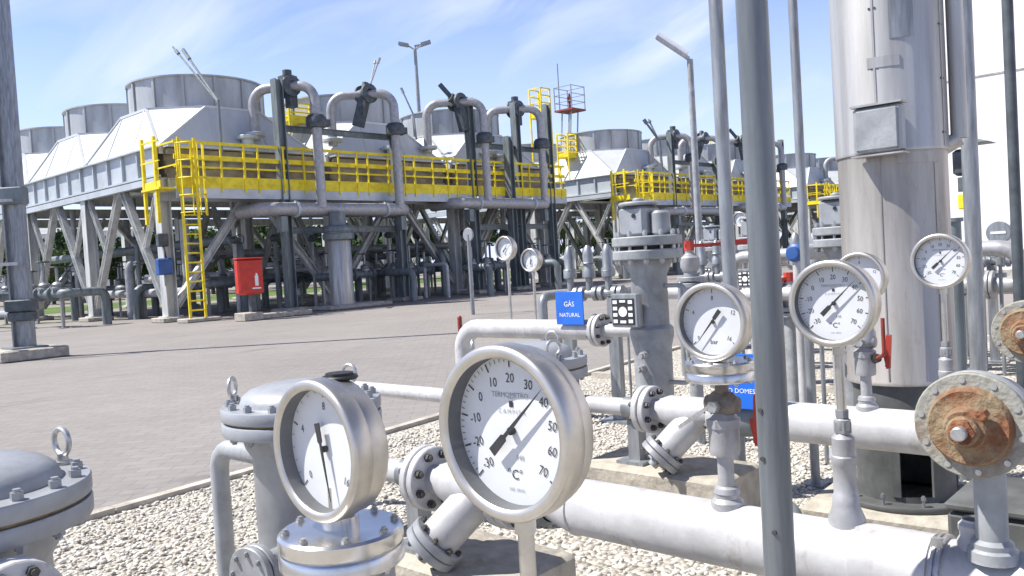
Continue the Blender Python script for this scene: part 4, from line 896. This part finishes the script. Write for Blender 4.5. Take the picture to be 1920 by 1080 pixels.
mk = MB(); mk.box((cx+.12, hc.y-.20, cz-.12), (.10, .014, .30), R(-12)).box((cx+.125, hc.y-.201, cz+.06), (.05, .014, .07), R(-12)).box((cx+.11, hc.y-.198, cz-.34), (.26, .014, .04), R(-12))
part('white_symbol', mk, 'letter', t); part('roof_cap', MB().cbox((cx, hc.y, cz+.535), (.78, .38, .04), .01, R(-12)), 'red', t)
part('post', MB().box((cx+.05, hc.y, (cz-.52)/2), (.16, .16, cz-.52)), 'dark', t); part('base_block', MB().cbox((cx-.15, hc.y-.1, .12), (.6, .6, .24), .02), 'concrete', t); part('long_footing', MB().cbox((cx+1.1, hc.y+.2, .08), (1.8, .7, .16), .02), 'concrete', t)
bb = on(308, 500, 1, 25.6); t = thing('switch_box', 'blue switch box on the corner leg left of the yellow ladder', 'box', (bb.x, bb.y, bb.z))
part('housing', MB().cbox(bb, (.46, .28, .52), .03), 'bluebox', t); part('lid', MB().cbox(bb+V((0, -.15, 0)), (.40, .03, .46), .01), 'bluebox', t); part('bracket', MB().beam(bb+V((.1, .1, 0)), (BX, BY-.05, bb.z), .06).cyl(bb-Z*.25, bb-Z*.6, .03, n=8), 'galv', t)
db = on(304, 450, 1, 25.7); t = thing('conduit_box', 'dark junction box above the blue switch box', 'box', db); part('housing', MB().cbox(db, (.32, .24, .42), .03), 'dark', t); part('conduit', MB().tube([db, db+V((.1, .05, -.5)), (BX-.02, BY-.1, db.z-.9)], .03, 8, .1), 'dark', t)
rp_ = V((8.57, 8.87, 0)); t = thing('marker_post', 'thin red marker post standing on the paving', 'post', rp_); part('rod', MB().cyl(rp_, rp_+Z*.50, .035, n=12), 'darkred', t); part('cap', MB().lathe(rp_+Z*.5, Z, [(.035, 0), (.035, .01), (.02, .03), (0, .035)], 12), 'darkred', t)

# ------------------------------------------------------------------ pipe sets: header with upright valves, standing on legs
def manifold(loc, rz, label, n=3, ln=2.2, z_=.75, r=.09, mm='silver', wheel='dark', grp='valve manifolds on legs'):
    t = thing('valve_manifold', label, 'valve manifold', loc, grp, rz)
    PT = lambda nm, mb, m, p=t: part(nm, mb, m, p, local=True)
    PT('header', MB().tube([(-ln/2, -5.5*r, z_), (-ln/2, 0, z_), (ln/2, 0, z_), (ln/2, 5.5*r, z_)], r, 14, .2), mm)
    for k in range(n):
        x = -ln/2+ln*(k+.5)/n; hgt = (.55, .75, .48)[k % 3]*(r*7 if r < .08 else 1)+r*2.2
        v = PT('valve', MB().lathe((x, 0, z_), Z, [(r*.8, 0), (r*.8, .12), (r*1.5, .13), (r*1.5, .19), (r*1.1, .21), (r*1.25, .30), (r*.8, .36), (r*.35, .38), (r*.35, hgt), (0, hgt)], 12), 'galv')
        rw = r*1.35; PT('hand_wheel', MB().torus((x, 0, z_+hgt-.02), Z, rw, rw*.13, 18, 6).beam((x-rw, 0, z_+hgt-.02), (x+rw, 0, z_+hgt-.02), rw*.15), wheel, v)
        f = PT('pipe_flange', MB().flange((x+ln/n*.32, 0, z_), X, r*1.7, .04, 14), mm); PT('pipe_flange', MB().flange((x+ln/n*.32+.05, 0, z_), X, r*1.7, .04, 14), mm)
    for x in (-ln*.4, ln*.4): PT('leg', MB().box((x, 0, (z_-r)/2), (.08, .08, z_-r)).box((x, 0, .01), (.24, .24, .02)), 'galv')
    PT('down_pipe', MB().tube([(ln/2, 5.5*r, z_), (ln/2, 10*r, z_), (ln/2, 10*r, 0)], r, 12, r*2.2), mm); PT('down_pipe', MB().tube([(-ln/2, -5.5*r, z_), (-ln/2, -9*r, z_), (-ln/2, -9*r, 0)], r, 12, r*2.2), mm)
    return t
mf0 = manifold((21.9, 25.3, 0), R(10), 'dark valve manifold at the foot of the second riser column', 3, 2.8, 1.1, .14, 'dgreen')
GM = 'dim valve manifolds under the cooler banks'
places = [((14.5, 28.5), 90, 'behind the red hose cabinet'), ((16.8, 30.5), 15, 'behind the clad drum, left one'), ((19.2, 28.0), 80, 'behind the clad drum, right one'), ((23.2, 28.2), 20, 'right of the second column'), ((25.5, 26.5), 100, 'below the third riser pipe'), ((28.5, 27.2), 10, 'below the fourth riser pipe'), ((14.2, 33.5), 60, 'seen through the left leg braces'), ((11.0, 35.0), 100, 'outside the left leg braces'), ((10.0, 29.5), 95, 'left of the bank by the edge column'), ((31.8, 26.8), 30, 'at the far end of the nearest bank')]
for (x, y), a, lab in places:
    c = copy_tree(mf0); c.location = (x, y, 0); c.rotation_euler = (0, 0, R(a)); c['label'] = 'dark valve manifold '+lab; c['group'] = GM
def pipe_run(pts, r, m, label, grp, sup=True, fl=0, bend=None):
    pts = [V(p) for p in pts]; t = thing('pipe_run', label, 'pipe', pts[0]*1.0, grp)
    part('pipe', MB().tube(pts, r, 14, bend or r*3), m, t)
    a, b = max(zip(pts, pts[1:]), key=lambda q: (q[1]-q[0]).length); d = (b-a).normalized()
    for k in range(fl): c = a.lerp(b, (k+.6)/(fl+.3)); part('pipe_flange', MB().flange(c, d, r*1.8, r*.4, 16), m, t); part('pipe_flange', MB().flange(c+d*r*.5, d, r*1.8, r*.4, 16), m, t)
    if sup and abs(d.z) < .5:
        for k in (.2, .8): c = a.lerp(b, k); part('support', MB().box((c.x, c.y, (c.z-r)/2), (r*1.1, r*1.1, c.z-r)).box((c.x, c.y, .01), (r*3, r*3, .02)), 'galv', t)
    return t
GU = 'dim pipes running under the cooler banks'
pipe_run([(13.6, 28.2, .0), (13.6, 28.2, 1.2), (30, 28.2, 1.2), (30, 28.2, 0)], .13, 'dgreen', 'long waist high pipe under the nearest bank', GU, fl=4)
pipe_run([(13.2, 30.5, 0), (13.2, 30.5, 2.2), (31, 30.5, 2.2), (31, 30.5, 0)], .17, 'vessel', 'long head high pipe under the nearest bank', GU, fl=3)
pipe_run([(13.5, 44, .9), (13.5, 26.8, .9), (13.5, 26.8, 3.3)], .15, 'silver', 'pipe running away under the nearest bank from its corner', GU, fl=3)
pipe_run([(15.2, 44, 2.6), (15.2, 26.4, 2.6), (15.2, 26.4, 0)], .18, 'dgreen', 'dark pipe running away behind the red hose cabinet', GU, fl=2)
pipe_run([(19, 42, 1.4), (19, 26.4, 1.4), (19, 26.4, 3.4)], .16, 'silver', 'pipe running away behind the clad drum', GU, fl=3)
pipe_run([(24, 41, 1.8), (24, 25.6, 1.8), (24, 25.6, 0)], .14, 'dgreen', 'dark pipe running away beside the third riser', GU, fl=2)
pipe_run([(22.4, 23.7, 0), (22.4, 23.7, 1.3), (22.4, 25.0, 1.3), (22.4, 25.0, 0)], .07, 'white', 'small white hoop pipe before the shaded valves', GU, sup=False, bend=.15)
pipe_run([(9.6, 31, .5), (9.6, 44, .5), (9.6, 44, 0)], .12, 'vessel', 'low grey pipe left of the braced legs', GU, fl=2)

# ------------------------------------------------------------------ busy meter rows to the right of the regulator
for (x, y), a, lab in [((24.6, 23.7), 5, 'in front of the third riser pipe'), ((27.6, 23.4), 20, 'in front of the tall far columns'), ((18.9, 25.4), 5, 'between the clad drum and the second riser'), ((13.6, 37.5), 80, 'far behind the left leg braces'), ((21.5, 30.5), 60, 'deep under the middle of the bank'), ((27.5, 31), 75, 'deep under the far end of the bank'), ((36.5, 26.2), 20, 'under the near corner of the second bank'), ((41, 25.5), 10, 'below the second bank behind the regulator')]:
    c = copy_tree(mf0); c.location = (x, y, 0); c.rotation_euler = (0, 0, R(a)); c['label'] = 'dark valve manifold '+lab; c['group'] = GM
def standpipe(p, h_, r, m, label):
    t = thing('standpipe', label, 'pipe', p, 'thin upright pipes under the nearest bank'); p = V(p)
    part('pipe', MB().cyl(p, p+Z*h_, r, n=12), m, t); part('pipe_flange', MB().flange(p+Z*h_*.45, Z, r*2, r*.7, 14), m, t); part('pipe_flange', MB().flange(p+Z*(h_*.45+r), Z, r*2, r*.7, 14), m, t)
    part('valve', MB().lathe(p+Z*h_*.62, Z, [(r, 0), (r*2.1, .06), (r*2.2, .16), (r, .26)], 12).cyl(p+Z*(h_*.62+.13), p+Z*(h_*.62+.13)-Y*.35, r*.7, n=8).torus(p+Z*(h_*.62+.13)-Y*.36, Y, .16, .02, 14, 5), 'dark', t)
for i, (x, y, h_, r, m, w_) in enumerate([(15.0, 26.3, 3.9, .07, 'silver', 'between the ladder and the hose cabinet'), (16.9, 26.8, 4.0, .09, 'dgreen', 'just left of the clad drum'), (18.2, 26.4, 3.9, .06, 'silver', 'just right of the clad drum'), (19.6, 26.9, 4.0, .10, 'vessel', 'left of the second riser column'), (22.0, 26.6, 4.0, .08, 'silver', 'right of the second riser column'), (23.2, 26.3, 3.9, .06, 'dgreen', 'left of the third riser column'), (26.2, 26.5, 4.0, .09, 'silver', 'right of the third riser column'), (28.6, 26.4, 4.0, .07, 'vessel', 'below the fourth riser'), (29.6, 27.2, 4.0, .10, 'silver', 'below the far end of the railing'), (13.3, 30, 4.3, .08, 'dgreen', 'behind the second left leg'), (13.1, 35, 4.3, .10, 'vessel', 'behind the third left leg')]):
    standpipe((x, y, 0), h_, r, m, 'thin upright pipe '+w_)
GR = 'white pipes in the rows beyond the regulator'
for i, (x, y0, y1, z_, r) in enumerate([(5.6, 1.6, 2.95, .95, .05), (5.9, 1.8, 3.1, 1.22, .045), (6.9, 1.9, 3.7, .80, .06), (8.3, 1.6, 4.4, 1.15, .07), (9.6, 1.5, 6.2, .75, .09), (8.8, .3, 2.6, .80, .075)]):
    pipe_run([(x, y1, 0), (x, y1, z_), (x, y0, z_), (x, y0, 0)], r, 'white' if i % 2 == 0 else 'silver', ('lowest white pipe behind the regulator', 'upper thin white pipe behind the regulator', 'white pipe in the second row behind the regulator', 'silver pipe in the third row behind the regulator', 'farthest white pipe in the rows behind the regulator', 'white pipe across the foot of the white wall')[i], GR, fl=2)
dup(reg, (5.05, 1.90, 0), 'grey column regulator half hidden behind the left side of the stack')
dup(reg, (7.3, 3.55, 0), 'grey column regulator seen between the light and thick grey poles')
dup(reg, (9.0, 4.9, 0), 'small far column regulator left of the light grey pole')
mf = manifold((5.3, 4.0, 0), R(-80), 'steel valve manifold with crowded handwheels behind the blue sign', 3, .5, 1.0, .035, 'galv', 'galv')
GV = 'small valve manifolds in the rows beyond the regulator'
for (x, y), a, lab in [((7.9, 4.3), 95, 'right of the regulator head'), ((6.3, 2.6), 80, 'below the red lever'), ((10.0, 5.2), 120, 'far right of the regulator near the street lamp'), ((7.2, 2.3), 70, 'just left of the stack, above the thermometer'), ((10.6, 3.8), 100, 'far left of the stack'), ((9.4, 1.9), 95, 'right of the stack by the white wall'), ((12.5, 6.9), 60, 'around the foot of the street lamp')]:
    c = copy_tree(mf); c.location = (x, y, 0); c.rotation_euler = (0, 0, R(a)); c['label'] = 'small steel valve manifold '+lab; c['group'] = GV
def lever_valve(p, d, ln, label, m='redlever'):
    p = V(p); d = V(d).normalized(); t = thing('lever_valve', label, 'valve', (p.x, p.y, 0), 'lever valves')
    part('stand_pipe', MB().cyl((p.x, p.y, 0), (p.x, p.y, p.z-.06), .045, n=16).flange((p.x, p.y, p.z-.22), Z, .09, .03).flange((p.x, p.y, p.z-.26), Z, .09, .03), 'grey', t)
    part('body', MB().lathe((p.x, p.y, p.z-.17), Z, [(.05, 0), (.065, .03), (.065, .09), (.03, .12), (.03, .18), (0, .18)], 16), 'silver', t)
    l = part('lever', MB().beam(p-d*.03, p+d*ln, .05, .022).beam(p+d*ln*.5+Z*.004, p+d*ln*.98+Z*.014, .036, .026), m, t); part('hub', MB().cyl(p-Z*.03, p+Z*.035, .035, n=8), m, l)
lever_valve(at(1292, 461, 5.6), (.673, -.74, 0), .40, 'valve with a long level red lever right of the regulator head')
lever_valve(at(1478, 520, 5.9), (-.3, .3, -.1), .12, 'valve with short red lever just left of the stack')
bv = at(1482, 475, 5.7); t = thing('blue_valve', 'white pipe end with round blue cap left of the stack', 'valve', (bv.x, bv.y, 0))
part('pipe', MB().tube([(bv.x+.08, bv.y, bv.z), (bv.x+.55, bv.y-.1, bv.z), (bv.x+.55, bv.y-.1, 0)], .055, 16, .1).cyl((bv.x+.1, bv.y, bv.z), (bv.x+.1, bv.y, 0), .03, n=12), 'white', t); part('blue_cap', MB().lathe((bv.x+.08, bv.y, bv.z), -X, [(.062, -.03), (.062, .02), (.045, .03), (.04, .055), (0, .058)], 18), 'bluebox', t)
gf = at(1386, 411, 8.5); gauge('pressure_gauge', 'small far gauge between the light and thick grey poles', 'pressure gauge', gf, .075, .05, .8, 'press', R(30), PP, scale_nums=PN, unit='bar', well=False)
gq = at(878, 440, 21); t = thing('round_sign', 'small pale disc on a stem below the far pipe frame', 'disc', (gq.x, gq.y, 0)); part('disc', MB().flange(gq, X, .17, .05), 'vessel', t); part('stem', MB().cyl((gq.x, gq.y, 0), gq, .05, n=10), 'galv', t)
dk = at(1873, 436, 7.5); t = thing('pressure_gauge', 'round grey disc on a stem before the white wall', 'pressure gauge', (dk.x, dk.y, 0))
part('case', MB().lathe(dk, -X, [(0, -.03), (.095, -.03), (.10, -.02), (.10, .02), (.095, .03), (0, .03)], 32), 'galv', t); part('label_strip', MB().box(dk-X*.032, (.004, .12, .022)), 'letter', t)
part('stem', MB().cyl((dk.x, dk.y, 0), dk, .016, n=12).cyl(dk-Z*.22, dk-Z*.30, .035, n=10).cyl(dk-Z*.36, dk-Z*.40, .05, n=10), 'galv', t)
hp = at(1806, 262, 9); t = thing('instrument_hood', 'little sheet hood over dark instrument right of the stack', 'instrument', (hp.x, hp.y, 0))
part('hood', MB().add([hp+V((-.2, .28, -.06)), hp+V((-.2, -.28, -.06)), hp+V((.2, -.28, -.06)), hp+V((.2, .28, -.06)), hp+Z*.02+V((0, .05, 0)), hp+Z*.02-V((0, .05, 0))], [(0, 1, 5, 4), (2, 3, 4, 5), (1, 2, 5), (3, 0, 4), (0, 3, 2, 1)]), 'dgreen', t)
part('instrument', MB().cbox(hp-Z*.24, (.16, .20, .28), .03).cyl(hp-Z*.40, hp-Z*.55, .07, n=14), 'dark', t); part('yellow_tag', MB().cbox(hp-V((.05, 0, .66)), (.05, .12, .16), .01), 'yellow', t); part('post', MB().cyl((hp.x+.08, hp.y, 0), (hp.x+.08, hp.y, hp.z-.05), .045, n=14), 'dark', t)
cb = at(1935, 985, 2.05); cb.z = 0; t = thing('steel_cabinet', 'low dark grey cabinet in the lower right corner behind the thick pipe', 'cabinet', cb)
part('body', MB().cbox(cb+Z*.33, (.30, .30, .60), .01), 'skirt', t); part('lid', MB().cbox(cb+Z*.645, (.31, .31, .02), .006), 'skirt', t); part('plinth', MB().box(cb+Z*.015, (.36, .44, .03)), 'concrete', t)
pipe_run([(3.0, 1.36, 0), (3.0, 1.36, .28), (3.25, 1.62, .28), (3.25, 1.62, 0)], .035, 'dgreen', 'small dark drain pipe on the gravel left of the stack', GR, sup=False, bend=.06)

# ------------------------------------------------------------------ buildings and trees
t = thing('white_building', 'big white sheet clad building on the right', 'building', (22, -12, 0))
wb = MB().box((30, -12.0, 6.5), (16, 36.1, 13)); b_ = part('wall', wb, 'wallwhite', t)
for z_ in (4.9, 9.1): part('wall_joint', MB().box((21.995, -12, z_), (.02, 36.0, .035)), 'concrete', b_)
for k in range(9): part('panel_rib', MB().box((21.992, 5.2-2.4*k, 6.4), (.012, .02, 12.6)), 'wallwhite', b_)
part('roof_edge', MB().box((30, -12, 13.08), (16.3, 36.4, .16)), 'roofgrey', t); part('plinth', MB().box((21.98, -12, .2), (.06, 36.0, .4)), 'concrete', t)
def far_building(c, d_, rz, label, m='farwhite'):
    t = thing('far_building', label, 'building', (c[0], c[1], 0), None, rz); PT = lambda n, mb, m_, p=t: part(n, mb, m_, p, local=True)
    w_, l_, h_ = d_; PT('wall', MB().box((0, 0, h_/2), d_), m)
    PT('roof', MB().add([(-w_/2-.4, -l_/2-.4, h_), (w_/2+.4, -l_/2-.4, h_), (w_/2+.4, l_/2+.4, h_), (-w_/2-.4, l_/2+.4, h_), (0, -l_/2-.4, h_+1.4), (0, l_/2+.4, h_+1.4)], [(0, 1, 4), (2, 3, 5), (1, 2, 5, 4), (3, 0, 4, 5), (0, 3, 2, 1)]), 'roofgrey')
    for k in range(5): PT('window', MB().box((-w_/2-.02, -l_/2+l_*(k+.5)/5, h_*.6), (.06, l_*.1, h_*.25)), 'dark')
p = at(120, 420, 118); far_building((p.x, p.y), (10, 26, 8.5), R(45), 'long white building far behind the braced legs on the left')
p = at(560, 440, 112); far_building((p.x, p.y), (10, 22, 6.2), R(40), 'low white building far behind the clad drum')
def crown_mesh(name, blobs, n, size, m):
    vs = []; fs = []; rr = random.Random(len(name)+n)
    for (cx, cy, cz, rx, ry, rz_), k in zip(blobs, n_split(blobs, n)):
        for _ in range(k):
            u = V((rr.gauss(0, 1), rr.gauss(0, 1), rr.gauss(0, 1))).normalized()*(rr.random()**.4)*rr.uniform(.8, 1.12)
            c = V((cx+u.x*rx, cy+u.y*ry, cz+u.z*rz_)); nrm = V((rr.gauss(0, 1), rr.gauss(0, 1), rr.gauss(.5, 1))); a, x, y = basis(nrm); s = size*rr.uniform(.5, 1.3); b = len(vs)
            ph = rr.random()*3; x, y = x*math.cos(ph)+y*math.sin(ph), y*math.cos(ph)-x*math.sin(ph)
            vs += [c+x*s, c+y*s*.45+a*s*.2, c-x*s, c-y*s*.5-a*s*.12]; fs.append((b, b+1, b+2, b+3))
    mb = MB(); mb.add(vs, fs); return mesh(name, mb, m)
def n_split(bl, n):
    v = [b[3]*b[4]*b[5] for b in bl]; return [int(n*x/sum(v))+1 for x in v]
def tree(h, label, m, seed, wide=1.):
    rr = random.Random(seed); bl = []
    for k in range(9):
        a = rr.uniform(0, 6.28); q = rr.uniform(.1, .3)*h*wide; bl.append((math.cos(a)*q, math.sin(a)*q, h*rr.uniform(.34, .84), h*rr.uniform(.13, .22)*wide, h*rr.uniform(.13, .22)*wide, h*rr.uniform(.10, .17)))
    t = thing('tree', label, 'tree', (0, 0, 0), 'trees behind the cooler banks')
    tr = MB().tube([(0, 0, 0), (.05, .02, h*.2), (-.03, .06, h*.45), (.02, 0, h*.7)], h*.028, 8)
    for b in bl[:5]: tr.cyl((0, 0, h*.3), b[:3], h*.014, h*.004, n=6)
    part('trunk', tr, 'bark', t, local=True); o = bpy.data.objects.new('crown', crown_mesh('crown', bl, 2600, h*.042, m)); col.objects.link(o); o.parent = t; return t
kinds = [tree(6.6, 'dark', 'leaf', 3, 1.25), tree(5.6, 'mid', 'leaf2', 5, 1.35), tree(7.4, 'tall', 'leaf', 9, 1.0)]
nm_ = ('dense dark rounded tree', 'paler green bushy tree', 'taller dark loose tree'); first = [True]*3
spots = [(-20, 70, 1), (40, 82, 0), (95, 66, 1), (150, 78, 2), (205, 70, 0), (250, 84, 1), (300, 72, 2), (345, 80, 0), (395, 68, 1), (440, 76, 0), (490, 84, 2), (540, 70, 0), (600, 78, 1), (650, 70, 0), (700, 84, 2), (760, 80, 0), (830, 92, 1), (900, 96, 0), (980, 100, 0), (1060, 104, 1), (1130, 96, 0), (1190, 110, 2), (1270, 120, 0), (1340, 128, 1), (1480, 130, 0), (1540, 120, 1)]
wh = ('left of the edge column', 'behind the edge column', 'behind the far left legs', 'left of the second leg', 'behind the second leg', 'behind the leg braces', 'behind the blue switch box', 'behind the yellow ladder', 'right of the yellow ladder', 'left of the red hose cabinet', 'behind the red hose cabinet', 'behind the tallest near column', 'left of the clad drum', 'behind the clad drum', 'right of the clad drum', 'behind the second riser column', 'behind the shaded manifold', 'below the third riser', 'below the tall far columns', 'behind the two small gauges', 'behind the second bank', 'left of the regulator head', 'behind the street lamp', 'left of the light grey pole', 'left of the thin grey pole', 'left of the stack')
for i, ((px, d, k), wtxt) in enumerate(zip(spots, wh)):
    p = at(px, 480, d); o = kinds[k] if first[k] else copy_tree(kinds[k]); first[k] = False
    o.location = (p.x, p.y, 0); o.rotation_euler = (0, 0, i*1.3); s = 1+.12*math.sin(i*2.7); o.scale = (s, s, s); o['label'] = nm_[k]+' '+wtxt
